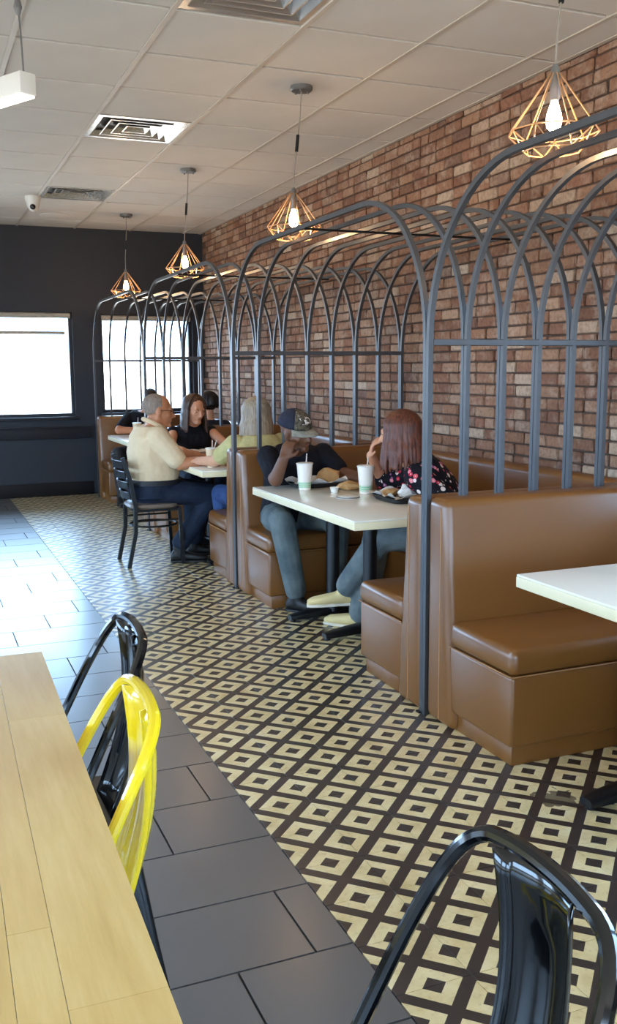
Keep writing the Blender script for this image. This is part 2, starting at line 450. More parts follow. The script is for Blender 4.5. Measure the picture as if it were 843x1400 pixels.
bm = bmesh.new(); xa, xb = XW+0.05, XW+0.11
for (ya, yb, za, zb) in ((-2.6, -2.56, 0.80, 2.45), (2.81, 2.85, 0.80, 2.45), (-2.56, 2.81, 0.80, 0.84), (-2.56, 2.81, 2.41, 2.45), (-0.80, -0.76, 0.84, 2.41), (1.0, 1.04, 0.84, 2.41)): box(bm, xa, xb, ya, yb, za, zb)
w4 = struct('window_4', bm, M['navy_trim'])
for ya, yb in ((-2.56, -0.80), (-0.76, 1.0), (1.04, 2.81)):
    bm = bmesh.new(); box(bm, XW+0.077, XW+0.083, ya, yb, 0.84, 2.41); mk('window_pane', bm, M['glass'], w4, False)
# suspended ceiling
M['tee_shaded'] = plain('recessed_tee_shaded', srgb(112, 100, 88), 0.6)  # cross tee colour darkened to paint in the shadow lines between tile rows
GX, GY, GT = 1.1413, 4.2424, 0.6085
bm = bmesh.new(); box(bm, XL, XW+0.16, YF, YB+0.15, H+0.045, H+0.14); ceil = struct('ceiling', bm, M['ceil'])
tag(ceil, 'suspended ceiling of square tiles in a metal grid')
VENTS = {(0, -1), (0, 3), (0, 7)}
ct = {}
for i in range(-2, 4):
    for j in range(-3, 11):
        if (i, j) in VENTS: continue
        x0 = GX+i*GT; y0 = GY+j*0.61; sx = min(GT, XW-x0); sy = min(0.61, YB-y0)
        if sx < 0.05 or sy < 0.05: continue
        key = (round(sx, 3), round(sy, 3))
        if key not in ct: ct[key] = slab_mesh('ceiling_tile', sx-0.024, sy-0.026, M['ceil'], 0, 0.03, 0.002)
        link('ceiling_tile', ct[key], ceil, (x0+0.012, y0+0.013, H-0.001))
for i in range(-2, 5):
    x = GX+i*GT
    if x > XW: continue
    bm = bmesh.new(); box(bm, x-0.012, x+0.012, GY-3*0.61, YB, H-0.006, H+0.014); mk('main_runner', bm, M['tee'], ceil, False)
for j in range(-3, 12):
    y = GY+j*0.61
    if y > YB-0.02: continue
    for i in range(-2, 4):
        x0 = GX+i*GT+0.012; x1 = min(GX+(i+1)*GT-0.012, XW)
        bm = bmesh.new(); box(bm, x0, x1, y-0.014, y+0.014, H+0.026, H+0.034); mk('cross_tee', bm, M['tee_shaded'], ceil, False)
bm = bmesh.new(); box(bm, XW-0.03, XW, GY-3*0.61, YB, H-0.004, H+0.01); mk('wall_angle', bm, M['tee'], ceil, False)

# ceiling air diffusers: nested square louvres
def air_vent(j, label):
    x0, y0 = GX+0.012, GY+j*0.61+0.012; s = GT-0.024
    t = thing('air_diffuser', (x0+s/2, y0+s/2, H), label, 'vent', 'square ceiling air diffusers')
    bm = bmesh.new(); box(bm, x0, x0+s, y0, y0+s, H+0.038, H+0.043); mk('plenum', bm, M['black'], t, False)
    c = V(x0+s/2, y0+s/2, H)
    bm = bmesh.new()
    for a, b, z0, z1 in ((s/2, s/2-0.03, 0.0, 0.0),):
        quad_ring(bm, c, a, b, 0, 0.0)
        quad_ring(bm, c, a, a-0.002, 0, 0.036)
    mk('frame', bm, M['vent'], t, False)
    for k in range(4):
        a = s/2-0.035-0.062*k
        bm = bmesh.new(); quad_ring(bm, c, a, a-0.034, 0.002, 0.034)
        quad_ring(bm, c, a+0.006, a, 0.001, 0.001)
        o = mk('louvre', bm, M['vent'], t, False)
        sm = o.modifiers.new('thick', 'SOLIDIFY'); sm.thickness = 0.002
    return t
def quad_ring(bm, c, a, b, za, zb):
    A = [bm.verts.new(c+V(sx*a, sy*a, za)) for sx, sy in ((-1, -1), (1, -1), (1, 1), (-1, 1))]
    B = [bm.verts.new(c+V(sx*b, sy*b, zb)) for sx, sy in ((-1, -1), (1, -1), (1, 1), (-1, 1))]
    for k in range(4): bm.faces.new((A[k], A[(k+1) % 4], B[(k+1) % 4], B[k]))
M['vent'] = plain('vent_metal', srgb(214, 210, 204), 0.22, 0.75, var=0.02)
air_vent(-1, 'square ceiling diffuser cut by the top of the frame')
air_vent(3, 'square ceiling diffuser with bright louvres in the middle of the row')
air_vent(7, 'square ceiling diffuser nearest the navy back wall')
# dome camera and round ceiling speaker
t = thing('security_camera', (1.10, 9.04, H), 'small white dome camera on the ceiling by the far diffuser', 'camera')
bm = bmesh.new(); lathe(bm, [(0.065, 0), (0.07, -0.02), (0.066, -0.05)], 20, (1.10, 9.04, H)); mk('mount', bm, M['white'], t)
bm = bmesh.new(); lathe(bm, [(0.062, -0.05), (0.055, -0.09), (0.03, -0.125), (0.004, -0.135)], 20, (1.10, 9.04, H)); mk('housing', bm, M['white'], t)
bm = bmesh.new(); ellipsoid(bm, (1.09, 8.99, H-0.10), (V(.025, 0, 0), V(0, .02, 0), V(0, 0, .025))); mk('lens', bm, M['gloss_black'], t)
t = thing('ceiling_speaker', (1.43, 10.05, H), 'flat round grille in the ceiling near the back wall', 'speaker')
bm = bmesh.new(); lathe(bm, [(0.15, 0), (0.15, -0.008), (0.135, -0.012)], 32, (1.43, 10.05, H)); mk('rim', bm, M['ceil'], t)
bm = bmesh.new(); lathe(bm, [(0.13, -0.009), (0.1, -0.014), (0.01, -0.016)], 32, (1.43, 10.05, H)); mk('grille', bm, M['ceil'], t)
# hanging linear light
P0 = V(0.535, 4.36, 2.60); D = V(-0.48, 0.88, 0).normalized(); N_ = V(D.y, -D.x, 0)
t = thing('linear_light', P0, 'white linear light bar hanging from a thin cable', 'light')
MM = Matrix((D, -N_, V(0, 0, 1))).transposed().to_4x4(); MM.translation = P0
bm = bmesh.new(); box(bm, 0, 1.25, -0.04, 0.04, -0.045, 0.045, 0.006, M=MM); mk('housing', bm, M['white'], t)
bm = bmesh.new(); box(bm, 0.01, 1.24, -0.036, 0.036, -0.052, -0.045, 0.002, M=MM); mk('diffuser', bm, emis('lamp_diffuser', (1, 0.93, 0.8, 1), 9), t)
for q in (0.03, 1.2):
    bm = bmesh.new(); a = P0+D*q; tube(bm, [a+V(0, 0, .045), a+V(-.004, 0, .2), V(a.x-0.01, a.y, H)], 0.004, 6); mk('cable', bm, M['grey'], t)
    bm = bmesh.new(); lathe(bm, [(0.012, 0), (0.018, -0.03), (0.008, -0.06)], 12, (a.x-0.01, a.y, H)); mk('cable_gripper', bm, M['grey'], t)
# ================================================================ BOOTHS
Y1, Y2, Y3, Y4 = 3.257, 5.697, 8.137, 10.577
BX0, BX1 = 1.844, 3.044
def rounded_panel(bm, x0, x1, y0, y1, z0, z1, r=0.03): box(bm, x0, x1, y0, y1, z0, z1, r, 4)
def bench(yc, s, label, zt=0.90):
    t = thing('booth_bench', (BX0, yc+s*0.1, 0), label, 'bench', 'brown booth benches')
    def yy(a, b): return (yc+s*a, yc+s*b) if s > 0 else (yc+s*b, yc+s*a)
    bm = bmesh.new(); a, b = yy(0.0225, 0.160); rounded_panel(bm, BX0, BX1, a, b, 0.0, zt, 0.032)
    for v in bm.verts:      # reclined front face
        if (v.co.y-yc)*s > 0.10: v.co.y += s*0.070*max(0, 1-v.co.z/zt)
    mk('backrest', bm, M['leather'], t)
    bm = bmesh.new(); a, b = yy(0.18, 0.585); box(bm, BX0+0.03, BX1, a, b, 0.0, 0.075, 0.004); mk('kick_base', bm, M['leather'], t)
    bm = bmesh.new(); a, b = yy(0.19, 0.606); box(bm, BX0+0.008, BX1, a, b, 0.075, 0.335, 0.014, 3); mk('seat_box', bm, M['leather'], t)
    bm = bmesh.new(); a, b = yy(0.19, 0.614); box(bm, BX0+0.002, BX1, a, b, 0.335, 0.428, 0.03, 4)
    # slightly crowned cushion
    for v in bm.verts:
        if v.co.z > 0.41: v.co.z += 0.012*max(0, 1-((v.co.y-(a+b)/2)/0.25)**2)
    c = mk('seat_cushion', bm, M['leather'], t)
    bm = bmesh.new(); y_a, y_b = yc+s*0.195, yc+s*0.611; x_ = BX0+0.003
    tube(bm, [(x_, y_a, 0.336), (x_, y_b, 0.336), (BX1-0.02, y_b, 0.336)], 0.0022, 5, up=(0, 0, 1)); mk('seam', bm, M['seam'], c)
    bm = bmesh.new(); x_ = BX0; yq = yc+s*0.128
    tube(bm, [(x_-0.0005, yq, 0.02), (x_-0.0005, yq, zt-0.04)], 0.002, 5, up=(1, 0, 0)); mk('seam', bm, M['seam'], t)
    return t
bench(Y1, -1, 'brown vinyl bench nearest the viewer, with blue daylight on its backrest')
bench(Y1-2.44, 1, 'brown vinyl bench at the near end of the table cut by the right edge')
bench(Y1, 1, 'brown vinyl bench back to back with the nearest one, under the redheaded woman', 0.885)
bench(Y2, -1, 'brown vinyl bench under the man in the cap')
bench(Y2, 1, 'brown vinyl bench under the blonde woman, seen end on behind the dark post')
bench(Y3, -1, 'brown vinyl bench behind the brown haired woman in black')
bench(Y3, 1, 'brown vinyl bench under the person with short black hair')
bench(Y4, -1, 'brown vinyl bench standing against the navy back wall')
def wall_bench(ya, yb, label):
    t = thing('padded_bench', (BX1, (ya+yb)/2, 0), label, 'bench', 'padded benches along the brick wall')
    bm = bmesh.new(); box(bm, XW-0.130, XW-0.016, ya+0.004, yb-0.004, 0.0, 0.865, 0.035, 4); mk('backrest', bm, M['leather'], t)
    bm = bmesh.new(); box(bm, XW-0.60, XW-0.132, ya+0.62, yb-0.62, 0.0, 0.335, 0.014, 3); mk('seat_box', bm, M['leather'], t)
    bm = bmesh.new(); box(bm, XW-0.605, XW-0.132, ya+0.62, yb-0.62, 0.335, 0.43, 0.03, 4); mk('seat_cushion', bm, M['leather'], t)
wall_bench(Y1-2.44, Y1, 'tan padded wall bench beside the table cut by the right edge')
wall_bench(Y1, Y2, 'tan padded wall bench between the couple\'s benches, below the bricks')
wall_bench(Y2, Y3, 'tan padded wall bench beside the blonde woman\'s table')
wall_bench(Y3, Y4, 'tan padded wall bench in the last booth by the window')
# arched tube frames
BARX = [1.851+0.1685*k for k in range(8)]
def hoop_pts(ya, yb, z0, zt=2.098, rc=0.60):
    P = [V(0, ya, z0), V(0, ya, 1.2), V(0, ya, zt-rc)]
    for k in range(1, 15):
        a = PI/2*k/14; P.append(V(0, ya+rc*0.94*(1-math.cos(a)), zt-rc+rc*math.sin(a)))
    Q = [V(0, ya+yb-p.y, p.z) for p in P][::-1]
    return P+Q
def arch_frame(ya, yb, label, near_rail=True):
    t = thing('arched_frame', (BARX[0], (ya+yb)/2, 0), label, 'metal frame', 'arched metal frames over the booths')
    for k, x in enumerate(BARX):
        bm = bmesh.new(); r = 0.0105 if k == 0 else 0.0095
        pts = [p+V(x, 0, 0) for p in hoop_pts(ya+0.0112, yb-0.0112, 0.0 if k == 0 else 0.88)]
        tube(bm, pts, r, square=True, up=(1, 0, 0)); bmesh.ops.bevel(bm, geom=[e for e in bm.edges if len(e.link_faces) == 2 and e.calc_face_angle(0) > 1.0], offset=0.003, segments=1, affect='EDGES')
        mk('hoop', bm, M['steel'], t)
    for y in (ya+0.0112, yb-0.0112):
        bm = bmesh.new(); box(bm, BARX[0]+0.012, BARX[-1]+0.0115, y-0.010, y+0.010, 1.484, 1.508, 0.002, 1); mk('cross_rail', bm, M['steel'], t)
    bm = bmesh.new(); tube(bm, [(BARX[0]-0.01, (ya+yb)/2, 2.082), (BARX[-1]+0.01, (ya+yb)/2, 2.082)], 0.006, 8, up=(0, 1, 0)); mk('top_rod', bm, M['black'], t)
    bm = bmesh.new(); box(bm, BARX[0]-0.022, BARX[0]+0.022, ya+0.003, ya+0.03, 0, 0.006); mk('foot_plate', bm, M['blackpost'], t, False)
    return t
arch_frame(Y1-2.44, Y1, 'arched tube frame nearest the viewer, cut by the right edge')
arch_frame(Y1, Y2, 'arched tube frame over the couple with white cups')
arch_frame(Y2, Y3, 'arched tube frame over the man in the pale shirt')
arch_frame(Y3, Y4, 'farthest arched tube frame, in front of the window')
# pendant lamps with wire diamond shades
def pendant(canopy, lamp, label):
    cx, cy = canopy; L = Vector(lamp)
    t = thing('pendant_lamp', (cx, cy, H), label, 'lamp', 'copper wire pendant lamps')
    bm = bmesh.new(); lathe(bm, [(0.062, 0.0), (0.062, -0.018), (0.055, -0.026), (0.01, -0.028)], 24, (cx, cy, H)); mk('canopy', bm, M['grey'], t)
    for k in range(3):
        bm = bmesh.new(); lathe(bm, [(0.006, -0.026), (0.006, -0.036)], 8, (cx+0.04*math.cos(k*2.1), cy+0.04*math.sin(k*2.1), H)); mk('screw', bm, M['grey'], t)
    A = V(cx, cy, H-0.028); B = L+V(0, 0, 0.20); mid = A.lerp(B, 0.52)
    bm = bmesh.new(); tube(bm, [A, A.lerp(B, 0.25)+V(.004, 0, 0), mid, A.lerp(B, 0.75)+V(-.005, 0, 0), B], 0.0035, 6); mk('cord', bm, M['cord'], t)
    bm = bmesh.new(); d = (B-A).normalized(); tube(bm, [mid-d*0.045, mid+d*0.045], 0.0095, 10); mk('cord_adjuster', bm, M['black'], t)
    bm = bmesh.new(); n = 9; ring = []; low = []
    for k in range(n):
        a = 2*PI*k/n+0.2; ring.append(L+V(0.152*math.cos(a), 0.152*math.sin(a), 0.0))
        a += PI/n; low.append(L+V(0.098*math.cos(a), 0.098*math.sin(a), -0.062))
    top = [L+V(0.016*math.cos(2*PI*k/n+.2), 0.016*math.sin(2*PI*k/n+.2), 0.185) for k in range(n)]
    for k in range(n):
        for p, q in ((ring[k], ring[(k+1) % n]), (low[k], low[(k+1) % n]), (top[k], ring[k]), (ring[k], low[k]), (low[k], ring[(k+1) % n])):
            tube(bm, [p, q], 0.0026, 5)
    mk('wire_shade', bm, M['copper'], t)
    bm = bmesh.new(); lathe(bm, [(0.008, 0.215), (0.014, 0.20), (0.017, 0.17), (0.017, 0.105), (0.014, 0.10)], 16, L); mk('socket', bm, M['grey'], t)
    bm = bmesh.new(); lathe(bm, [(0.011, 0.10), (0.015, 0.085), (0.024, 0.058), (0.027, 0.038), (0.023, 0.014), (0.011, 0.003), (0.002, 0.001)], 20, L); mk('bulb', bm, M['bulb'], t)
    ld = bpy.data.lights.new('bulb_light', 'POINT'); ld.energy = 9; ld.color = (1, 0.62, 0.30); ld.shadow_soft_size = 0.03
    lo = bpy.data.objects.new('bulb_light', ld); COL.objects.link(lo); lo.parent = t; lo.location = L+V(0, 0, -0.05)-V(cx, cy, H)
M['brass'] = plain('brass', srgb(190, 150, 90), 0.3, 0.8)
M['cord'] = plain('lamp_cord', srgb(150, 140, 128), 0.5)
M['bulb'] = emis('lit_bulb', (1, 0.76, 0.5, 1), 22)
pendant((2.083, 2.77), (2.045, 2.77, 2.18), 'copper wire pendant lamp nearest the viewer, at upper right')
pendant((2.083, 5.10), (2.03, 5.10, 2.18), 'copper wire pendant lamp above the couple\'s booth')
pendant((2.083, 7.437), (2.04, 7.437, 2.18), 'copper wire pendant lamp second from the back wall')
pendant((2.083, 9.76), (2.06, 9.76, 2.186), 'copper wire pendant lamp nearest the navy back wall')
# ================================================================ TABLES AND CHAIRS
def booth_table(x0, x1, y0, y1, zt, columns, label):
    t = thing('booth_table', ((x0+x1)/2, (y0+y1)/2, 0), label, 'table', 'white booth tables')
    bm = bmesh.new(); box(bm, x0+0.0015, x1-0.0015, y0+0.0015, y1-0.0015, zt-0.008, zt, 0.002, 2); top = mk('table_top', bm, M['laminate'], t)
    bm = bmesh.new(); box(bm, x0, x1, y0, y1, zt-0.044, zt-0.008, 0.003, 2); mk('edge_band', bm, M['laminate_edge'], top)
    for cx, cy in columns:
        bm = bmesh.new(); lathe(bm, [(0.11, zt-0.05), (0.11, zt-0.044)], 20, (cx, cy, 0)); box(bm, cx-0.2, cx+0.2, cy-0.03, cy+0.03, zt-0.06, zt-0.0445, 0.004); mk('mounting_plate', bm, M['black'], t)
        bm = bmesh.new(); lathe(bm, [(0.038, 0.05), (0.038, zt-0.05)], 24, (cx, cy, 0)); lathe(bm, [(0.055, 0.045), (0.05, 0.075), (0.038, 0.085)], 24, (cx, cy, 0)); mk('column', bm, M['black'], t)
        bm = bmesh.new()
        for s in (-1, 1):
            loft(bm, [((cx, cy, 0.045), V(0, 0.05, 0), V(0, 0, 0.028)), ((cx+s*0.10, cy, 0.04), V(0, 0.043, 0), V(0, 0, 0.024)), ((cx+s*0.22, cy, 0.028), V(0, 0.036, 0), V(0, 0, 0.018)), ((cx+s*0.265, cy, 0.024), V(0, 0.030, 0), V(0, 0, 0.014))], 12, 3.0)
        mk('foot', bm, M['black'], t)
        for s in (-1, 1):
            bm = bmesh.new(); lathe(bm, [(0.016, 0.0), (0.016, 0.018)], 12, (cx+s*0.245, cy, 0)); mk('glide', bm, M['black'], t)
    return t
TZ = 0.72
booth_table(1.812, 2.50, 1.22, 2.585, TZ, [(2.165, 2.30), (2.165, 1.5)], 'white table cut by the right edge, before the nearest bench')
booth_table(1.790, 2.45, 3.795, 5.185, TZ, [(2.13, 4.80), (2.16, 4.385)], 'white table with the couple\'s cups and trays')
booth_table(1.765, 2.52, 6.135, 7.55, TZ, [(2.13, 7.2), (2.16, 6.5)], 'white table in front of the man in the pale shirt')
booth_table(1.860, 2.52, 8.62, 9.99, TZ, [(2.15, 9.6), (2.15, 8.95)], 'small looking white table in the far booth by the window')

def metal_chair(name, x, y, rotz, mat, label):
    # steel cafe chair facing local -X; local origin on the floor below the top of its back
    t = thing(name, (0, 0, 0), label, 'chair', 'steel cafe chairs by the wooden table')
    prof = [(0.85, 0.0), (0.838, -0.006), (0.80, -0.03), (0.71, -0.08), (0.62, -0.125), (0.54, -0.165), (0.455, -0.20)]
    hw = [None, 0.118, 0.152, 0.166, 0.172, 0.175, 0.175]
    pts = []
    for (z, x_), h in list(zip(prof, hw))[::-1]:
        if h: pts.append(V(x_, -h, z))
    pts[-1] = V(-0.005, -0.118, 0.842); left = pts[:]
    arc = [V(0.0, -0.06, 0.8525), V(0.002, 0, 0.855), V(0.0, 0.06, 0.8525)]
    full = left+arc+[V(p.x, -p.y, p.z) for p in left[::-1]]
    # smooth the polyline
    def chaikin(P, n):
        for _ in range(n):
            Q = [P[0]]
            for a, b in zip(P, P[1:]): Q += [a.lerp(b, .25), a.lerp(b, .75)]
            P = Q+[P[-1]]
        return P
    bm = bmesh.new(); tube(bm, chaikin(full, 2), 0.0105, 10, up=(1, 0, 0)); mk('back_hoop', bm, mat, t, local=True)
    # pressed back splat with a raised rib
    bm = bmesh.new(); rows = []
    for k in range(13):
        s = k/12; z = 0.845-0.40*s; xo = 0.0-0.012*s-0.05*s*s+0.018*math.sin(PI*s); w_ = 0.072-0.012*math.sin(PI*min(1, s*1.2))
        ring = []
        for j in range(13):
            q = -1+2*j/12; rib = 0.012*max(0, 1-(q/0.45)**2)*max(0, min(1, (s-0.12)*8))*max(0, min(1, (0.95-s)*8)); flange = 0.010*max(0, abs(q)-0.85)/0.15
            ring.append(bm.verts.new((xo+rib+0.012*(q*q)*(-1)-flange, q*w_, z)))
        rows.append(ring)
    for a, b in zip(rows, rows[1:]):
        for j in range(12): bm.faces.new((a[j], a[j+1], b[j+1], b[j]))
    o = mk('back_splat', bm, mat, t, local=True); md = o.modifiers.new('thick', 'SOLIDIFY'); md.thickness = 0.0022
    bm = bmesh.new(); loft(bm, [((-0.235, 0, 0.435), V(0.175, 0, 0), V(0, 0.175, 0)), ((-0.235, 0, 0.446), V(0.185, 0, 0), V(0, 0.185, 0)), ((-0.235, 0, 0.452), V(0.178, 0, 0), V(0, 0.178, 0))], 32, 6.0); mk('seat', bm, mat, t, local=True)
    for sx, (xa, xb) in enumerate(((-0.075, 0.015), (-0.395, -0.455))):
        for s in (-1, 1):
            bm = bmesh.new(); loft(bm, [((xb, s*0.205, 0.0), V(0.011, 0, 0), V(0, 0.011, 0)), ((xb*0.5+xa*0.5, s*0.185, 0.22), V(0.018, 0, 0), V(0, 0.018, 0)), ((xa, s*0.160, 0.436), V(0.032, 0, 0), V(0, 0.026, 0))], 8, 4.0); mk('leg', bm, mat, t, local=True)
    for s in (-1, 1):
        bm = bmesh.new(); tube(bm, [(-0.035, s*0.176, 0.24), (-0.42, -s*0.176, 0.25)], 0.006, 6); mk('brace', bm, mat, t, local=True)
    t.location = (x, y, 0); t.rotation_euler = (0, 0, rotz)
    return t
metal_chair('metal_chair', 0.332, 1.555, 0.0, M['yellow'], 'glossy yellow steel chair tucked under the wooden table')
metal_chair('metal_chair', 0.412, 2.005, 0.02, M['gloss_black'], 'glossy black steel chair behind the yellow one')
metal_chair('metal_chair', 0.612, 0.805, -0.02, M['gloss_black'], 'glossy black steel chair pulled out at lower right')

# wooden table in the foreground, top of glued staves
t = thing('wooden_table', (-0.2, 1.1, 0), 'light butcher block table filling the lower left corner', 'table')
ang = -0.022
MT = Matrix.Translation((0.192, 0, 0)) @ Matrix.Rotation(ang, 4, 'Z')
xs = [0.0, 0.105, 0.155, 0.245, 0.30, 0.395, 0.45, 0.545, 0.62, 0.70, 0.80, 0.86]
r5 = random.Random(5)
for a, b in zip(xs, xs[1:]):
    y = 0.10; first = True
    while y < 2.215:
        L = r5.uniform(0.5, 1.0); y2 = min(2.22, y+L)
        if 2.22-y2 < 0.15: y2 = 2.22
        bm = bmesh.new(); box(bm, -b+0.0003, -a-0.0003, y+0.0003, y2-0.0003, 0.710, 0.750, 0.0004, 1, M=MT); o = mk('stave', bm, M['wood'], t)
        y = y2
for ax, ay in ((-0.10, 0.35), (-0.76, 0.35), (-0.10, 1.95), (-0.76, 1.95)):
    bm = bmesh.new(); box(bm, ax-0.025, ax+0.025, ay-0.025, ay+0.025, 0, 0.709, 0.003, 1, M=MT); mk('leg', bm, M['black'], t)
bm = bmesh.new(); box(bm, -0.76, -0.10, 0.34, 0.36, 0.66, 0.709, M=MT); box(bm, -0.76, -0.10, 1.94, 1.96, 0.66, 0.709, M=MT); mk('apron', bm, M['black'], t, False)

# ladder back chair under the man in the pale shirt (faces the table, +X)
t = thing('ladder_back_chair', (1.54, 6.78, 0), 'dark ladder back metal chair with a vinyl seat, at the aisle end of a table', 'chair')
M['seatvinyl'] = plain('taupe_vinyl', srgb(120, 106, 94), 0.35)
YA, YBk = 6.60, 6.955
for y in (YA, YBk):
    bm = bmesh.new(); tube(bm, [(1.345, y, 0.0), (1.40, y, 0.25), (1.405, y, 0.44), (1.375, y, 0.62), (1.325, y, 0.79)], 0.0135, square=True, up=(0, 1, 0)); mk('rear_leg', bm, M['black'], t)
    bm = bmesh.new(); tube(bm, [(1.745, y+(0.01 if y == YA else -0.01), 0.0), (1.725, y+(0.01 if y == YA else -0.01), 0.42)], 0.0125, square=True, up=(0, 1, 0)); mk('front_leg', bm, M['black'], t)
for k in range(4):
    z = 0.765-0.075*k; xb = 1.328+0.0167*k*1.0
    bm = bmesh.new(); n = 9; A = []
    for j in range(n):
        q = j/(n-1); y = YA+0.012+(YBk-YA-0.024)*q; x = xb-0.028*math.sin(PI*q)
        A.append([bm.verts.new((x+dx, y, z+dz)) for dx, dz in ((-0.004, -0.052), (0.004, -0.052), (-0.006, 0.0), (-0.014, 0.0))])
    for p, q in zip(A, A[1:]):
        for i in range(4): bm.faces.new((p[i], p[(i+1) % 4], q[(i+1) % 4], q[i]))
    bm.faces.new(A[0][::-1]); bm.faces.new(A[-1]); bmesh.ops.recalc_face_normals(bm, faces=bm.faces)
    mk('slat', bm, M['black_satin'] if 'black_satin' in M else M['black'], t)
bm = bmesh.new(); loft(bm, [((1.565, 6.7775, 0.415), V(0.175, 0, 0), V(0, 0.18, 0)), ((1.565, 6.7775, 0.43), V(0.195, 0, 0), V(0, 0.195, 0)), ((1.565, 6.7775, 0.447), V(0.188, 0, 0), V(0, 0.188, 0)), ((1.565, 6.7775, 0.454), V(0.16, 0, 0), V(0, 0.16, 0))], 28, 3.2); mk('seat', bm, M['seatvinyl'], t)
bm = bmesh.new(); box(bm, 1.40, 1.735, 6.605, 6.95, 0.395, 0.414, 0.003, 1); mk('seat_frame', bm, M['black'], t)
bm = bmesh.new(); tube(bm, [V(1.57+0.172*math.cos(a), 6.7775+0.168*math.sin(a), 0.285) for a in [2*PI*k/28 for k in range(28)]], 0.008, 8, closed=True, up=(0, 0, 1)); mk('ring_stretcher', bm, M['black'], t)
for s in (YA+0.02, YBk-0.02):
    bm = bmesh.new(); tube(bm, [(1.404, s, 0.33), (1.73, s, 0.33)], 0.007, 8); mk('stretcher', bm, M['black'], t)

# ================================================================ THINGS ON THE TABLES
def cup_mat():
    t = NT('printed_paper_cup'); tc = t.n('ShaderNodeTexCoord').outputs['Object']; sp = t.n('ShaderNodeSeparateXYZ'); t.l(tc, sp.inputs[0])
    z = sp.outputs[2]; band = t.math('MULTIPLY', t.math('GREATER_THAN', z, 0.014), t.math('LESS_THAN', z, 0.046))
    stripe = t.math('GREATER_THAN', t.math('SINE', t.math('MULTIPLY', z, 560.0)), -0.2)
    t.set(t.mix(t.math('MULTIPLY', band, t.math('ADD', t.math('MULTIPLY', stripe, 0.5), 0.35)), srgb(236, 228, 216), srgb(120, 190, 138)), 0.45); return t.m
M['cup'] = cup_mat(); M['straw'] = plain('straw_white', srgb(220, 205, 190), 0.4)
M['kraft_cup'] = plain('plain_cream_cup', srgb(226, 200, 160), 0.5, var=0.02)
def cup(loc, label, h=0.15, r=0.046, mat='cup', straws=((0.01, 0.0, 0.04, 0.0),), sm='straw'):
    t = thing('paper_cup', (0, 0, 0), label, 'cup', 'paper cups with straws')
    bm = bmesh.new(); rb = r*0.70
    lathe(bm, [(rb, 0.0), (rb+0.001, 0.003), (r, h-0.004)], 28); mk('cup_body', bm, M[mat], t, local=True)
    bm = bmesh.new(); lathe(bm, [(r-0.001, h-0.006), (r+0.003, h-0.004), (r+0.003, h+0.001), (r-0.003, h+0.004), (0.004, h+0.005)], 28); mk('lid', bm, M['white'], t, local=True)
    for a, b, c, d in straws:
        bm = bmesh.new(); tube(bm, [(a, b, h+0.0045), (a+c*0.2-0.004, b+d*0.2, h+0.055)], 0.0036, 8); mk('straw', bm, M[sm], t, local=True)
    t.location = loc; return t
cup((2.02, 4.94, TZ), 'white paper cup with green print, in front of the man in the cap')
cup((2.262, 4.65, TZ), 'white paper cup with green print, by the redheaded woman\'s hand')
cup((1.90, 6.36, TZ), 'cream cup with two straws before the blonde woman', 0.135, 0.042, 'kraft_cup', ((0.006, 0, 0.03, 0), (0.022, 0.0, 0.1, 0)), 'straw')
cup((2.10, 9.66, TZ), 'pale cup on the far table by the window', 0.14, 0.045, 'kraft_cup')
M['tray'] = plain('black_tray', srgb(20, 21, 24), 0.4); M['paper'] = plain('white_liner_paper', srgb(232, 228, 220), 0.7, var=0.03, scale=30)
M['kraft'] = plain('kraft_paper', srgb(190, 148, 96), 0.7, var=0.08, scale=20); M['food'] = plain('fried_food', srgb(170, 116, 60), 0.7, var=0.3, scale=40)
def tray(loc, rot, label, sx=0.165, sy=0.115, seed=1):
    t = thing('serving_tray', (0, 0, 0), label, 'tray', 'black food trays')
    bm = bmesh.new()
    loft(bm, [((0, 0, 0.0), V(sx*0.86, 0, 0), V(0, sy*0.84, 0)), ((0, 0, 0.018), V(sx*0.96, 0, 0), V(0, sy*0.95, 0)), ((0, 0, 0.026), V(sx, 0, 0), V(0, sy, 0)), ((0, 0, 0.026), V(sx*0.96, 0, 0), V(0, sy*0.95, 0)), ((0, 0, 0.008), V(sx*0.86, 0, 0), V(0, sy*0.83, 0))], 28, 5.0); mk('tray_dish', bm, M['tray'], t, local=True)
    for zz_ in (0.010, 0.016):
        bm = bmesh.new(); k = 0.9+zz_*3; loft(bm, [((0, 0, zz_), V(sx*k, 0, 0), V(0, sy*k, 0)), ((0, 0, zz_+0.002), V(sx*k, 0, 0), V(0, sy*k, 0))], 28, 5.0); mk('tray_ridge', bm, M['tray'], t, local=True)
    r = random.Random(seed); bm = bmesh.new(); n = 14; G = []
    for i in range(n):
        G.append([])
        for j in range(n):
            a = -1+2*i/(n-1); b = -1+2*j/(n-1); e = max(abs(a), abs(b))
            G[i].append(bm.verts.new((a*sx*0.98, b*sy*0.98, 0.014+0.032*max(0, e-0.55)**1.2*2+r.uniform(0, 0.006)+0.016*max(0, e-0.8)*math.sin(7*a+5*b+seed)*4)))
    for i in range(n-1):
        for j in range(n-1): bm.faces.new((G[i][j], G[i+1][j], G[i+1][j+1], G[i][j+1]))
    mk('liner_paper', bm, M['paper'], t, local=True, sharp=0.4)
    t.location = loc; t.rotation_euler = (0, 0, rot); return t
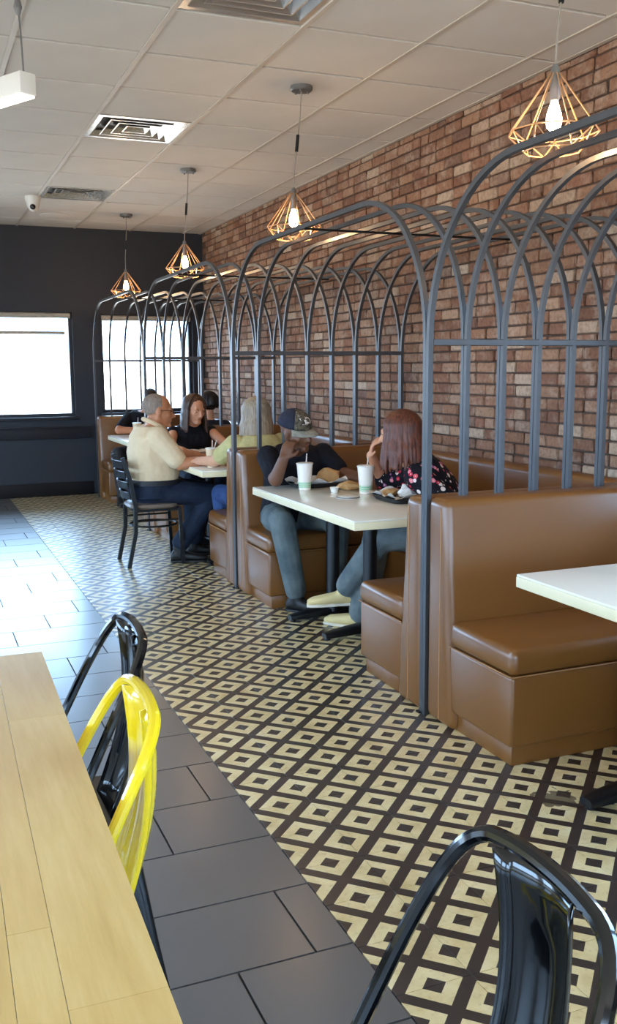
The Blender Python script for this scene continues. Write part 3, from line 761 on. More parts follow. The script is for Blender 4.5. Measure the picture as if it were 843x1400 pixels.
def crumpled(name, mat, loc, size, label, cat, seed, group=None):
    r = random.Random(seed); bm = bmesh.new(); bmesh.ops.create_icosphere(bm, subdivisions=2, radius=1)
    for v in bm.verts:
        k = r.uniform(0.72, 1.12); v.co = V(v.co.x*size[0]*k, v.co.y*size[1]*k, max(v.co.z*k, -0.55)*size[2])
    zmin = min(v.co.z for v in bm.verts)
    for v in bm.verts: v.co.z -= zmin
    o = mk(name, bm, mat, None, True, sharp=0.3); o.location = loc; tag(o, label, cat, group); return o
tray((2.315, 4.325, TZ), 1.57, 'black tray with white liner paper beside the redheaded woman', 0.165, 0.125, 1)
crumpled('napkin', M['paper'], (2.335, 4.30, TZ+0.018), (0.055, 0.045, 0.045), 'white peaked napkin in the tray beside the redheaded woman', 'napkin', 3)
crumpled('food_piece', M['kraft'], (2.28, 4.40, TZ+0.018), (0.05, 0.035, 0.025), 'tan wrapped food in the tray beside the redheaded woman', 'food', 4)
tray((2.15, 5.06, TZ), 0.05, 'black tray of food under the man in the cap', 0.17, 0.10, 2)
crumpled('food_wrapper', M['kraft'], (2.22, 5.06, TZ+0.018), (0.075, 0.06, 0.06), 'crumpled brown food wrapper on the tray before the man in the cap', 'wrapper', 8)
crumpled('napkin', M['paper'], (2.07, 5.08, TZ+0.018), (0.045, 0.04, 0.03), 'crumpled white napkin on the tray of the man in the cap', 'napkin', 9)
crumpled('kraft_box', M['kraft'], (2.25, 4.83, TZ), (0.075, 0.05, 0.035), 'brown paper food boat between the two white cups', 'food', 12)
t = thing('sauce_cup', (2.125, 4.765, TZ), 'tiny clear sauce cup on the couple\'s table', 'sauce cup')
bm = bmesh.new(); lathe(bm, [(0.018, 0.0), (0.024, 0.026), (0.026, 0.028), (0.022, 0.026), (0.017, 0.006)], 18, (2.125, 4.765, TZ)); mk('cup_body', bm, M['white'], t)
bm = bmesh.new(); lathe(bm, [(0.017, 0.01), (0.0215, 0.022), (0.001, 0.023)], 18, (2.125, 4.765, TZ)); mk('sauce', bm, M['paper'], t)
t = thing('cup_lid', (2.10, 4.53, TZ), 'flat white lid lying on the couple\'s table', 'lid')
bm = bmesh.new(); lathe(bm, [(0.060, 0.0), (0.062, 0.003), (0.060, 0.007), (0.050, 0.006), (0.048, 0.009), (0.006, 0.010)], 28, (2.10, 4.53, TZ)); mk('lid_disc', bm, M['white'], t)
bm = bmesh.new(); tube(bm, [V(2.10+0.061*math.cos(q), 4.53+0.061*math.sin(q), TZ+0.0045) for q in [2*PI*k/28 for k in range(28)]], 0.0032, 6, closed=True, up=(0, 0, 1)); mk('rim', bm, M['grey'], t)
# papers on the pale shirt man's table
t = thing('paper_tray', (2.14, 7.36, TZ), 'white paper tray in front of the brown haired woman', 'tray')
bm = bmesh.new(); box(bm, 1.985, 2.30, 7.24, 7.48, TZ, TZ+0.006, 0.002); mk('tray_base', bm, M['tray'], t)
bm = bmesh.new(); G = []
for i in range(12):
    G.append([bm.verts.new((1.975+0.335*i/11, 7.23+0.26*j/7, TZ+0.011+0.045*abs(j/7-0.5)**2*2+0.05*max(0, abs(i/11-0.5)-0.38)*4+0.004*math.sin(i*2.1+j))) for j in range(8)])
for i in range(11):
    for j in range(7): bm.faces.new((G[i][j], G[i+1][j], G[i+1][j+1], G[i][j+1]))
mk('liner_paper', bm, M['paper'], t)
crumpled('food_basket', M['kraft'], (1.87, 6.62, TZ), (0.05, 0.045, 0.03), 'small brown wrapper near the pale shirt man\'s hands', 'wrapper', 15)
# ================================================================ PEOPLE
def remesh(name, bm, mat, parent, voxel=0.007, it=4):
    bmesh.ops.translate(bm, verts=bm.verts, vec=-org(parent) if parent else V(0, 0, 0))
    me = bpy.data.meshes.new(name); bm.to_mesh(me); bm.free()
    tmp = bpy.data.objects.new('tmp', me); COL.objects.link(tmp)
    m = tmp.modifiers.new('r', 'REMESH'); m.mode = 'VOXEL'; m.voxel_size = voxel; m.use_smooth_shade = True
    s = tmp.modifiers.new('s', 'SMOOTH'); s.factor = 0.5; s.iterations = it
    dg = bpy.context.evaluated_depsgraph_get(); dg.update()
    out = bpy.data.meshes.new_from_object(tmp.evaluated_get(dg)); out.name = name
    bpy.data.objects.remove(tmp); bpy.data.meshes.remove(me)
    out.materials.clear()
    if mat: out.materials.append(mat)
    for p in out.polygons: p.use_smooth = True
    o = bpy.data.objects.new(name, out); COL.objects.link(o); o.parent = parent
    return o
def skin_mat(name, col):
    t = NT(name); n = t.noise(18, 4); c2 = tuple(x*k for x, k in zip(col[:3], (0.86, 0.78, 0.74)))+(1,)
    t.set(t.ramp(n.outputs[0], [(0.3, c2), (0.7, col)]), 0.5); t.p.inputs['Subsurface Weight'].default_value = 0.06; t.p.inputs['Subsurface Radius'].default_value = (0.01, 0.004, 0.002)
    return t.m
def cloth_mat(name, col, var=0.12, rough=0.85, fold=0.5):
    t = NT(name); n = t.noise(14, 3); n2 = t.noise(220, 2)
    c0 = tuple(x*(1-var) for x in col[:3])+(1,); c1 = tuple(min(1, x*(1+var)) for x in col[:3])+(1,)
    t.set(t.ramp(n.outputs[0], [(0.3, c0), (0.7, c1)]), rough, spec=0.2)
    t.bump(t.math('ADD', n.outputs[0], t.math('MULTIPLY', n2.outputs[0], 0.05)), fold, 0.03); return t.m
def jeans_mat(name, col, fade):
    t = NT(name); n = t.noise(9, 4); n2 = t.noise(300, 1)
    t.set(t.ramp(n.outputs[0], [(0.35, col), (0.75, fade)]), 0.85, spec=0.2); t.bump(t.math('ADD', n.outputs[0], t.math('MULTIPLY', n2.outputs[0], 0.08)), 0.45, 0.03); return t.m
def hair_mat(name, c0, c1, rough=0.4):
    t = NT(name); tc = t.n('ShaderNodeTexCoord').outputs['Object']; mp = t.n('ShaderNodeMapping'); mp.inputs['Scale'].default_value = (1, 1, 0.12); t.l(tc, mp.inputs[0])
    n = t.noise(110, 3, mp.outputs[0]); t.set(t.ramp(n.outputs[0], [(0.3, c0), (0.7, c1)]), rough); t.bump(n.outputs[0], 0.4, 0.004); return t.m
M['floral'] = None
def floral():
    t = NT('floral_blouse'); tc = t.n('ShaderNodeTexCoord').outputs['Object']
    v = t.n('ShaderNodeTexVoronoi'); v.inputs['Scale'].default_value = 34; v.inputs['Randomness'].default_value = 1; t.l(tc, v.inputs['Vector'])
    n = t.noise(40, 2, tc); d = t.math('ADD', v.outputs['Distance'], t.math('MULTIPLY', t.math('SUBTRACT', n.outputs[0], 0.5), 0.45))
    sp = t.n('ShaderNodeSeparateColor'); t.l(v.outputs['Color'], sp.inputs[0])
    pet = t.ramp(sp.outputs[0], [(0.0, srgb(20, 18, 26)), (0.30, srgb(190, 40, 64)), (0.45, srgb(224, 130, 140)), (0.6, srgb(232, 214, 208)), (0.72, srgb(20, 18, 26)), (0.84, srgb(150, 84, 130)), (0.93, srgb(214, 90, 100))], 'CONSTANT')
    f = t.math('LESS_THAN', d, 0.42); core = t.math('LESS_THAN', d, 0.14)
    c = t.mix(f, srgb(20, 18, 26), pet); c = t.mix(t.math('MULTIPLY', core, 0.7), c, srgb(235, 222, 205))
    t.set(c, 0.8, spec=0.2); t.bump(t.noise(14, 3).outputs[0], 0.4, 0.03); return t.m
M['floral'] = floral()
M['eye'] = plain('eye_dark', srgb(36, 26, 22), 0.25); M['lip'] = plain('lip', srgb(150, 84, 76), 0.5)

class Frame:
    def __init__(s, c, f, tilt=0.0, h=0.222):
        s.c = Vector(c); s.f = Vector(f).normalized(); up = V(0, 0, 1)
        s.r = s.f.cross(up).normalized(); s.u = s.r.cross(s.f)
        if tilt:
            q = Quaternion(s.f, tilt); s.r = q @ s.r; s.u = q @ s.u
        s.h = h
    def p(s, r, f, u): return s.c + (s.r*r + s.f*f + s.u*u)*s.h
    def ax(s, a, b, c): return (s.r*a*s.h, s.f*b*s.h, s.u*c*s.h)
def head_shape(bm, F, neck_base):
    ellipsoid(bm, F.p(0, -0.08, 0.13), F.ax(0.335, 0.42, 0.37)); ellipsoid(bm, F.p(0, 0.09, -0.10), F.ax(0.28, 0.31, 0.38))
    h = F.h
    for s in (-1, 1):
        capsule(bm, F.p(0.22*s, -0.02, -0.22), F.p(0.07*s, 0.24, -0.41), 0.10*h, 0.085*h)
        ellipsoid(bm, F.p(0.335*s, -0.04, -0.04), F.ax(0.045, 0.08, 0.13))
        capsule(bm, F.p(0.17*s, 0.24, -0.10), F.p(0.12*s, 0.27, -0.16), 0.10*h, 0.09*h)
        capsule(bm, F.p(0.06*s, 0.40, -0.155), F.p(0.05*s, 0.38, -0.155), 0.035*h, 0.035*h)
    capsule(bm, F.p(-0.16, 0.315, 0.085), F.p(0.16, 0.315, 0.085), 0.06*h, 0.06*h)
    capsule(bm, F.p(0, 0.385, 0.04), F.p(0, 0.465, -0.13), 0.038*h, 0.058*h)
    capsule(bm, F.p(-0.07, 0.365, -0.265), F.p(0.07, 0.365, -0.265), 0.04*h, 0.04*h)
    capsule(bm, F.p(-0.04, 0.325, -0.41), F.p(0.04, 0.325, -0.41), 0.085*h, 0.085*h)
    capsule(bm, F.p(0, -0.10, -0.18), neck_base, 0.235*h, 0.27*h)
def hand_shape(bm, w, d, n, thumb_side, curl=0.5, k=1.0):
    w = Vector(w); d = Vector(d).normalized(); n = Vector(n); n = (n-d*n.dot(d)).normalized(); s = d.cross(n)*thumb_side
    tip = w+d*0.085*k
    for q in (-1, -0.33, 0.33, 1): capsule(bm, w+s*0.018*q*k+d*0.008, w+d*0.08*k+s*0.030*q*k, 0.016*k, 0.013*k, 8)
    for q, L in ((1, 0.068), (0.33, 0.078), (-0.33, 0.073), (-1, 0.056)):
        a = tip+s*0.030*q*k; L *= k; c1 = curl*0.9; c2 = curl*2.0
        b = a+(d*math.cos(c1)+n*math.sin(c1))*L*0.5+s*0.003*q; c = b+(d*math.cos(c2)+n*math.sin(c2))*L*0.5
        capsule(bm, a, b, 0.0095*k, 0.0088*k, 8); capsule(bm, b, c, 0.0088*k, 0.0075*k, 8)
    a = w+d*0.025*k+s*0.028*k; b = a+(s*0.75+d*0.6+n*0.35).normalized()*0.042*k; c = b+(d*0.9+s*0.15+n*0.4).normalized()*0.034*k
    capsule(bm, a, b, 0.014*k, 0.0115*k, 8); capsule(bm, b, c, 0.0115*k, 0.009*k, 8)
def torso(bm, pel, chest, right, g=0.0, hw=(0.165, 0.155, 0.17, 0.185, 0.11), hd=(0.125, 0.115, 0.115, 0.105, 0.075), belly=0.0, top=0.10):
    pel = Vector(pel); chest = Vector(chest); ax = chest-pel; rt_ = Vector(right).normalized(); fwd = -(rt_.cross(ax.normalized())); 
    S_ = []
    for s, w_, d_ in zip((0.0, 0.32, 0.66, 0.95, 1.0), hw, hd):
        c = pel+ax*s
        if s == 1.0: c = chest+ax.normalized()*top*0.55
        S_.append((c+fwd*(belly*math.exp(-((s-0.25)/0.25)**2)), rt_*(w_+g), fwd*(d_+g)))
    S_ = [(S_[0][0]-ax.normalized()*0.06, S_[0][1]*0.85, S_[0][2]*0.85)]+S_
    loft(bm, S_, 22, 2.4)
def shoe(parent, ankle, toe, mat, sole, w_=0.045, floor_z=None):
    a = Vector(ankle); b = Vector(toe); d = (b-a); d.z = 0 if floor_z is not None else d.z; d = d.normalized()
    side = d.cross(V(0, 0, 1)).normalized(); up = side.cross(d)
    base = Vector((a.x, a.y, floor_z if floor_z is not None else a.z-0.075)); L = 0.27
    heel = base-d*0.06
    bm = bmesh.new(); S_ = []
    for s, h, ww in ((0.0, 0.05, 0.6), (0.06, 0.075, 0.8), (0.25, 0.085, 0.85), (0.45, 0.062, 0.9), (0.7, 0.05, 1.05), (0.9, 0.04, 0.9), (1.0, 0.026, 0.55)):
        S_.append((heel+d*L*s+up*(h/2+0.012), side*w_*ww, up*h/2))
    loft(bm, S_, 16, 2.6); capsule(bm, heel+d*0.07+up*0.06, a+up*0.01, 0.042, 0.045)
    o = remesh('shoe', bm, mat, parent, 0.006, 3)
    bm = bmesh.new(); S_ = []
    for s, ww in ((0.0, 0.62), (0.05, 0.85), (0.25, 0.88), (0.45, 0.92), (0.7, 1.1), (0.9, 0.95), (1.01, 0.55)): S_.append((heel+d*L*s+up*0.009, side*w_*ww, up*0.009))
    loft(bm, S_, 16, 4.0); mk('sole', bm, sole, o)
def locks(bm, F, az0, az1, n, drop, r=0.013, flare=1.0, rows=2, inward=0.0, seed=0, length_var=0.03):
    # hair locks from the crown over the skull, then hanging
    rg = random.Random(seed); h = F.h
    for k in range(n):
        az = az0+(az1-az0)*k/(n-1)+rg.uniform(-.05, .05)
        for rw in range(rows):
            e = 1.10-0.09*rw; P = []
            for q in range(9):
                th = 0.02+q/8*1.70
                rr = math.sin(th)
                P.append(F.p(math.sin(az)*0.37*e*rr, -0.08-math.cos(az)*0.45*e*rr, 0.13+0.40*e*math.cos(th)))
            last = P[-1]; out = (F.r*math.sin(az)-F.f*math.cos(az)); D_ = drop*(1+rg.uniform(-length_var, length_var)*3)
            for q in range(1, 7):
                s = q/6; P.append(last+V(0, 0, -1)*D_*s+out*(0.030*flare*s*(1-0.45*s)*min(1, s*2)-inward*s*s)+F.r*rg.uniform(-.003, .003))
            N = len(P); tube(bm, P, r, 7, radii=[r*(0.55+0.45*min(1, i/4)) if i < N-4 else r*max(0.3, (N-i)/4.5) for i in range(N)])
def person(label, pel, chest, right, neck, F, skin, arms, legs, shirt_mat, trouser_mat, sleeve, voxel=0.0075, hw=None, hd=None, belly=0.0, group='diners in the booths', arm_r=(0.052, 0.042, 0.030), sl_g=0.012, leg_r=(0.088, 0.068, 0.05), shoes=None, face=True, waist=0.0, torso_g=0.010):
    hw = hw or (0.165, 0.155, 0.17, 0.185, 0.11); hd = hd or (0.125, 0.115, 0.115, 0.105, 0.075)
    pel = Vector(pel); chest = Vector(chest)
    bm = bmesh.new(); head_shape(bm, F, Vector(neck))
    torso(bm, pel, chest, right, -0.012, hw, hd, belly)
    for a in arms:
        capsule(bm, a['s'], a['e'], arm_r[0], arm_r[1]); capsule(bm, a['e'], a['w'], arm_r[1], arm_r[2])
        hand_shape(bm, a['w'], a['d'], a['n'], a.get('t', 1), a.get('c', 0.5), a.get('k', 1.0))
    for l in legs:
        capsule(bm, l['h'], l['k'], leg_r[0]-0.02, leg_r[1]-0.02); capsule(bm, l['k'], l['a'], leg_r[1]-0.022, 0.034)
    body = remesh('person', bm, skin, None, voxel, 3)
    tag(body, label, 'person', group)
    # shirt
    bm = bmesh.new(); torso(bm, pel, chest, right, torso_g, hw, hd, belly)
    for a in arms:
        s = Vector(a['s']); e = Vector(a['e']); capsule(bm, s, s, arm_r[0]+sl_g+0.006, arm_r[0]+sl_g+0.006)
        if sleeve > 0:
            q = s.lerp(e, min(1, sleeve)); capsule(bm, s, q, arm_r[0]+sl_g+0.004, arm_r[0]+sl_g+0.002-0.008*sleeve)
            if sleeve > 1:
                w2 = e.lerp(Vector(a['w']), sleeve-1); capsule(bm, e, w2, arm_r[1]+sl_g, arm_r[1]+sl_g)
    sh = remesh('shirt', bm, shirt_mat, body, voxel, 4)
    if trouser_mat:
        bm = bmesh.new(); rt_ = Vector(right).normalized(); up = (chest-pel).normalized(); fw_ = -(rt_.cross(up))
        ellipsoid(bm, pel-up*0.02, (rt_*(hw[0]+0.006), fw_*(hd[0]+0.012), up*0.11))
        if waist: loft(bm, [(pel-up*0.05, rt_*(hw[0]+0.018), fw_*(hd[0]+0.02)), (pel+up*waist+fw_*belly*0.8, rt_*(hw[1]+0.022), fw_*(hd[1]+0.020))], 24, 2.4)
        for l in legs:
            h_, k_, a_ = Vector(l['h']), Vector(l['k']), Vector(l['a']); lr = l.get('r', leg_r)
            capsule(bm, h_, k_, lr[0], lr[1]); capsule(bm, k_, k_.lerp(a_, l.get('cut', 0.93)), lr[1], lr[2])
        remesh('trousers', bm, trouser_mat, body, voxel, 4)
    if face:
        h = F.h
        for s in (-1, 1):
            bm = bmesh.new(); ellipsoid(bm, F.p(0.135*s, 0.335, 0.015), F.ax(0.045, 0.022, 0.020), 10, 6); mk('eye', bm, M['eye'], body)
            bm = bmesh.new(); capsule(bm, F.p(0.08*s, 0.378, 0.095), F.p(0.19*s, 0.335, 0.10), 0.008*h, 0.006*h, 6); mk('eyebrow', bm, M['eye'], body)
        bm = bmesh.new(); capsule(bm, F.p(-0.06, 0.388, -0.262), F.p(0.06, 0.388, -0.262), 0.017*h, 0.017*h, 8); mk('mouth', bm, M['lip'], body)
    return body
# --- man in the cap (far side of the couple's table, leaning on his hand)
SK1 = skin_mat('skin_deep_brown', srgb(112, 74, 52)); SK2 = skin_mat('skin_light', srgb(214, 158, 124)); SK3 = skin_mat('skin_tanned', srgb(196, 134, 96)); SK4 = skin_mat('skin_fair', srgb(222, 170, 138))
TEE = cloth_mat('black_tee', srgb(24, 25, 32)); JN1 = jeans_mat('faded_blue_jeans', srgb(82, 94, 98), srgb(116, 126, 126)); JN2 = jeans_mat('dark_jeans', srgb(30, 38, 54), srgb(42, 52, 70))
JN3 = jeans_mat('light_blue_jeans', srgb(92, 104, 108), srgb(130, 138, 138)); BLK = plain('shoe_black', srgb(24, 24, 26), 0.5); CRM = plain('cream_canvas_shoe', srgb(228, 206, 148), 0.7); SOLE = plain('white_sole', srgb(222, 214, 196), 0.6)
F1 = Frame((2.030, 5.085, 1.045), (0.46, -0.85, -0.26), 0.20, 0.225)
P1 = person('man in a black T-shirt and camouflage cap resting his cheek on one hand', (2.08, 5.365, 0.52), (2.09, 5.26, 0.885), (1, 0.05, 0), (2.07, 5.20, 0.93), F1, SK1,
    [dict(s=(1.915, 5.255, 0.885), e=(1.890, 5.060, 0.772), w=(1.915, 5.000, 0.893), d=(0.40, 0.05, 0.90), n=(0.6, 0.5, 0), t=-1, c=0.55, k=0.92),
     dict(s=(2.270, 5.26, 0.885), e=(2.335, 5.10, 0.775), w=(2.40, 4.905, 0.762), d=(-0.15, -0.98, -0.10), n=(0, -0.1, -1), t=1, c=0.35)],
    [dict(h=(1.975, 5.30, 0.515), k=(1.885, 4.95, 0.535), a=(1.985, 5.00, 0.11), r=(0.095, 0.075, 0.062), cut=0.96), dict(h=(2.17, 5.30, 0.515), k=(2.22, 4.93, 0.53), a=(2.24, 5.0, 0.11), r=(0.092, 0.072, 0.06))],
    TEE, JN1, 0.72, 0.007)
shoe(P1, (1.985, 5.00, 0.09), (2.14, 4.82, 0.03), BLK, BLK, floor_z=0.0); shoe(P1, (2.24, 5.0, 0.09), (2.28, 4.8, 0.03), BLK, BLK, floor_z=0.0)
# cap
def camo():
    t = NT('camouflage_cloth'); n = t.noise(34, 2)
    t.set(t.ramp(n.outputs[0], [(0.0, srgb(54, 48, 40)), (0.42, srgb(92, 84, 66)), (0.52, srgb(72, 62, 50)), (0.6, srgb(128, 120, 102))], 'CONSTANT'), 0.85); return t.m
M['camo'] = camo(); M['navycap'] = cloth_mat('cap_navy', srgb(44, 46, 60)); M['camo_light'] = plain('cap_brim_cloth', srgb(128, 124, 110), 0.85, var=0.25, scale=40)
def dome(bm, F, k, az0, az1, low=1.50):
    rows = []
    for i in range(9):
        th = low*i/8; row_ = []
        for j in range(17):
            az = az0+(az1-az0)*j/16
            row_.append(bm.verts.new(F.p(math.sin(az)*0.385*k*math.sin(th), -0.07+math.cos(az)*0.47*k*math.sin(th), 0.13+0.42*k*math.cos(th))))
        rows.append(row_)
    for a, b in zip(rows, rows[1:]):
        for j in range(16): 
            try: bm.faces.new((a[j], b[j], b[j+1], a[j+1]))
            except ValueError: pass
    bmesh.ops.remove_doubles(bm, verts=bm.verts, dist=1e-5)
cap = None
bm = bmesh.new(); dome(bm, F1, 1.0, 0.95, 2*PI-0.95); cap = mk('cap', bm, M['navycap'], P1); cap['label'] = 'dark baseball cap with a camouflage front'
md = cap.modifiers.new('t', 'SOLIDIFY'); md.thickness = 0.003
bm = bmesh.new(); dome(bm, F1, 1.005, -0.97, 0.97); o = mk('cap_front', bm, M['camo'], cap); md = o.modifiers.new('t', 'SOLIDIFY'); md.thickness = 0.003
bm = bmesh.new(); G = []
for i in range(7):
    s = i/6; G.append([])
    for j in range(15):
        a = -1.15+2.3*j/14; rad = 1.0+0.62*s*max(0.0, math.cos(a*0.95))
        G[i].append(bm.verts.new(F1.p(math.sin(a)*0.38*(1+0.08*s), -0.07+math.cos(a)*0.47*rad, 0.155-0.08*s*s-0.10*abs(math.sin(a))**2*s)))
for i in range(6):
    for j in range(14): bm.faces.new((G[i][j], G[i][j+1], G[i+1][j+1], G[i+1][j]))
o = mk('brim', bm, M['camo_light'], cap); md = o.modifiers.new('t', 'SOLIDIFY'); md.thickness = 0.004
bm = bmesh.new(); ellipsoid(bm, F1.p(0, -0.07, 0.555), F1.ax(0.03, 0.03, 0.02), 8, 5); mk('button', bm, M['camo'], cap)
tcv = bpy.data.curves.new('cap_script', 'FONT'); tcv.body = 'Cali'; tcv.size = 0.058; tcv.shear = 0.35; tcv.align_x = 'CENTER'; tcv.align_y = 'CENTER'; tcv.offset = 0.0012; tcv.extrude = 0.0008
to = bpy.data.objects.new('tmp', tcv); COL.objects.link(to); dg = bpy.context.evaluated_depsgraph_get(); dg.update()
tme = bpy.data.meshes.new_from_object(to.evaluated_get(dg)); bpy.data.objects.remove(to)
for v in tme.vertices:     # wrap the lettering round the front of the cap
    x_, y_, z_ = v.co; a = x_/(0.40*F1.h); th = 0.98-(y_)/(0.45*F1.h); k = 1.035+z_*2
    v.co = F1.p(math.sin(a)*0.385*k*math.sin(th), -0.07+math.cos(a)*0.47*k*math.sin(th), 0.13+0.42*k*math.cos(th))
tme.materials.clear(); tme.materials.append(M['paper'] if 'paper' in M else M['white'])
o = bpy.data.objects.new('cap_lettering', tme); COL.objects.link(o); o.parent = cap
bm = bmesh.new(); ellipsoid(bm, F1.p(0.02, 0.21, -0.40), F1.ax(0.17, 0.14, 0.10)); o = remesh('beard', bm, plain('beard_dark', srgb(52, 36, 28), 0.8), P1, 0.006, 2)

# --- redheaded woman in the floral blouse, on the wall side of the table
F2 = Frame((2.342, 4.425, 1.055), (-0.60, 0.79, -0.06), 0.0, 0.225)
P2 = person('redheaded woman in a dark floral blouse with her hand at her chin', (2.66, 4.30, 0.53), (2.46, 4.375, 0.865), (0.62, 0.78, 0), (2.39, 4.405, 0.935), F2, SK2,
    [dict(s=(2.365, 4.255, 0.845), e=(2.505, 4.080, 0.680), w=(2.50, 4.30, 0.625), d=(0.05, 0.95, -0.1), n=(0, 0, -1), t=1, c=0.4, k=0.9),
     dict(s=(2.555, 4.500, 0.845), e=(2.405, 4.720, 0.775), w=(2.295, 4.655, 0.925), d=(-0.08, -0.52, 0.85), n=(0.7, -0.6, 0), t=-1, c=0.5, k=0.9)],
    [dict(h=(2.58, 4.28, 0.52), k=(2.235, 4.40, 0.515), a=(2.105, 4.560, 0.225), r=(0.085, 0.075, 0.068), cut=0.95), dict(h=(2.62, 4.42, 0.52), k=(2.26, 4.50, 0.515), a=(2.18, 4.52, 0.09), r=(0.085, 0.078, 0.078), cut=0.98)],
    M['floral'], JN3, 0.95, 0.007, hw=(0.165, 0.14, 0.15, 0.155, 0.09), hd=(0.12, 0.105, 0.11, 0.095, 0.07), arm_r=(0.044, 0.036, 0.026), sl_g=0.024, torso_g=0.014)
shoe(P2, (2.105, 4.57, 0.20), (1.92, 4.65, 0.19), CRM, SOLE, 0.042); shoe(P2, (2.17, 4.53, 0.08), (2.06, 4.66, 0.03), CRM, SOLE, 0.042, floor_z=0.0)
bm = bmesh.new(); ellipsoid(bm, F2.p(0, -0.10, 0.15), F2.ax(0.37, 0.43, 0.395)); locks(bm, F2, -2.1, 2.1, 54, 0.20, 0.0095, 1.7, 3, 0.0, 3)
remesh('hair', bm, hair_mat('auburn_hair', srgb(56, 27, 17), srgb(116, 60, 37), 0.45), P2, 0.005, 2)

# --- man in the pale shirt on the ladder back chair, profile to the viewer
F3 = Frame((1.635, 6.765, 1.105), (0.98, -0.12, -0.10), 0.0, 0.238)
POLO = cloth_mat('pale_khaki_shirt', srgb(226, 200, 162), 0.05, fold=0.3)
P3 = person('older man with grey cropped hair in a pale short sleeved shirt', (1.555, 6.775, 0.535), (1.562, 6.775, 0.942), (0, -1, 0), (1.597, 6.77, 1.000), F3, SK3,
    [dict(s=(1.582, 6.592, 0.922), e=(1.715, 6.515, 0.735), w=(1.905, 6.47, 0.762), d=(0.95, -0.25, -0.08), n=(0.1, 0, -1), t=-1, c=0.4),
     dict(s=(1.582, 6.958, 0.922), e=(1.74, 7.00, 0.770), w=(1.935, 6.86, 0.765), d=(0.9, -0.4, -0.05), n=(0, 0, -1), t=1, c=0.4)],
    [dict(h=(1.60, 6.67, 0.535), k=(1.985, 6.64, 0.485), a=(1.73, 6.68, 0.12), r=(0.10, 0.078, 0.066)), dict(h=(1.60, 6.88, 0.535), k=(2.01, 6.90, 0.485), a=(1.90, 6.88, 0.11), r=(0.10, 0.078, 0.066))],
    POLO, JN2, 0.80, 0.0075, hw=(0.185, 0.19, 0.20, 0.20, 0.115), hd=(0.14, 0.165, 0.15, 0.125, 0.085), belly=0.035, arm_r=(0.056, 0.046, 0.032), sl_g=0.022, leg_r=(0.10, 0.075, 0.06), torso_g=0.014, waist=0.075)
shoe(P3, (1.73, 6.68, 0.10), (1.93, 6.62, 0.03), BLK, BLK, floor_z=0.0); shoe(P3, (1.90, 6.88, 0.10), (2.10, 6.84, 0.03), BLK, BLK, floor_z=0.0)
bm = bmesh.new(); ellipsoid(bm, F3.p(0, -0.125, 0.145), F3.ax(0.345, 0.415, 0.365)); remesh('hair', bm, hair_mat('grey_cropped_hair', srgb(120, 104, 92), srgb(158, 140, 124), 0.7), P3, 0.006, 2)
bm = bmesh.new(); loft(bm, [((1.583, 6.775, 0.583), V(0.198, 0, 0), V(0, 0.217, 0)), ((1.586, 6.775, 0.618), V(0.200, 0, 0), V(0, 0.219, 0))], 36, 2.4); mk('belt', bm, BLK, P3)
bm = bmesh.new()
ring = [Vector((1.593+0.072*math.cos(a), 6.772+0.075*math.sin(a), 1.012-0.036*math.cos(a))) for a in [2*PI*k/24 for k in range(24)]]
tube(bm, ring, 0.016, 8, closed=True, up=(0, 0, 1)); mk('collar', bm, POLO, P3)
bm = bmesh.new()
for s in (-1, 1):
    tube(bm, [F3.p(0.14*s+0.07*math.cos(a)*1, 0.425-0.04*abs(0.14*s), 0.01+0.055*math.sin(a)) for a in [2*PI*k/14 for k in range(14)]], 0.0022, 5, closed=True)
    tube(bm, [F3.p(0.21*s, 0.42, 0.03), F3.p(0.335*s, 0.30, 0.035), F3.p(0.355*s, -0.02, 0.02)], 0.0022, 5)
mk('glasses', bm, M['black'], P3)

# --- blonde woman seen from behind
F4 = Frame((2.135, 6.105, 1.085), (-0.15, 0.98, -0.12), 0.0, 0.22)
GRN = cloth_mat('pale_green_top', srgb(196, 184, 128), 0.07)
P4 = person('blonde woman in a pale green top seen from behind, arm on the table', (2.13, 5.985, 0.53), (2.13, 6.01, 0.905), (-1, 0, 0), (2.13, 6.04, 0.96), F4, SK4,
    [dict(s=(1.965, 6.03, 0.895), e=(1.885, 6.235, 0.775), w=(1.825, 6.44, 0.762), d=(-0.1, 0.95, -0.06), n=(0, 0.1, -1), t=1, c=0.4, k=0.95),
     dict(s=(2.295, 6.03, 0.895), e=(2.40, 6.22, 0.78), w=(2.30, 6.42, 0.762), d=(-0.5, 0.85, -0.05), n=(0, 0, -1), t=-1, c=0.4, k=0.95)],
    [dict(h=(2.05, 6.03, 0.52), k=(1.99, 6.46, 0.52), a=(2.02, 6.46, 0.11)), dict(h=(2.21, 6.03, 0.52), k=(2.24, 6.47, 0.52), a=(2.25, 6.62, 0.11))],
    GRN, jeans_mat('mid_blue_jeans', srgb(46, 66, 110), srgb(66, 90, 134)), 0.62, 0.0075, hw=(0.185, 0.165, 0.175, 0.18, 0.10), arm_r=(0.05, 0.04, 0.028), sl_g=0.02)
shoe(P4, (2.02, 6.46, 0.09), (2.02, 6.66, 0.03), BLK, BLK, floor_z=0.0); shoe(P4, (2.25, 6.62, 0.09), (2.25, 6.82, 0.03), BLK, BLK, floor_z=0.0)
bm = bmesh.new(); ellipsoid(bm, F4.p(0, -0.10, 0.15), F4.ax(0.37, 0.44, 0.395)); locks(bm, F4, -2.0, 2.0, 54, 0.165, 0.0095, 1.4, 3, 0.0, 5)
remesh('hair', bm, hair_mat('ash_blonde_hair', srgb(126, 108, 88), srgb(176, 158, 134), 0.45), P4, 0.0055, 3)

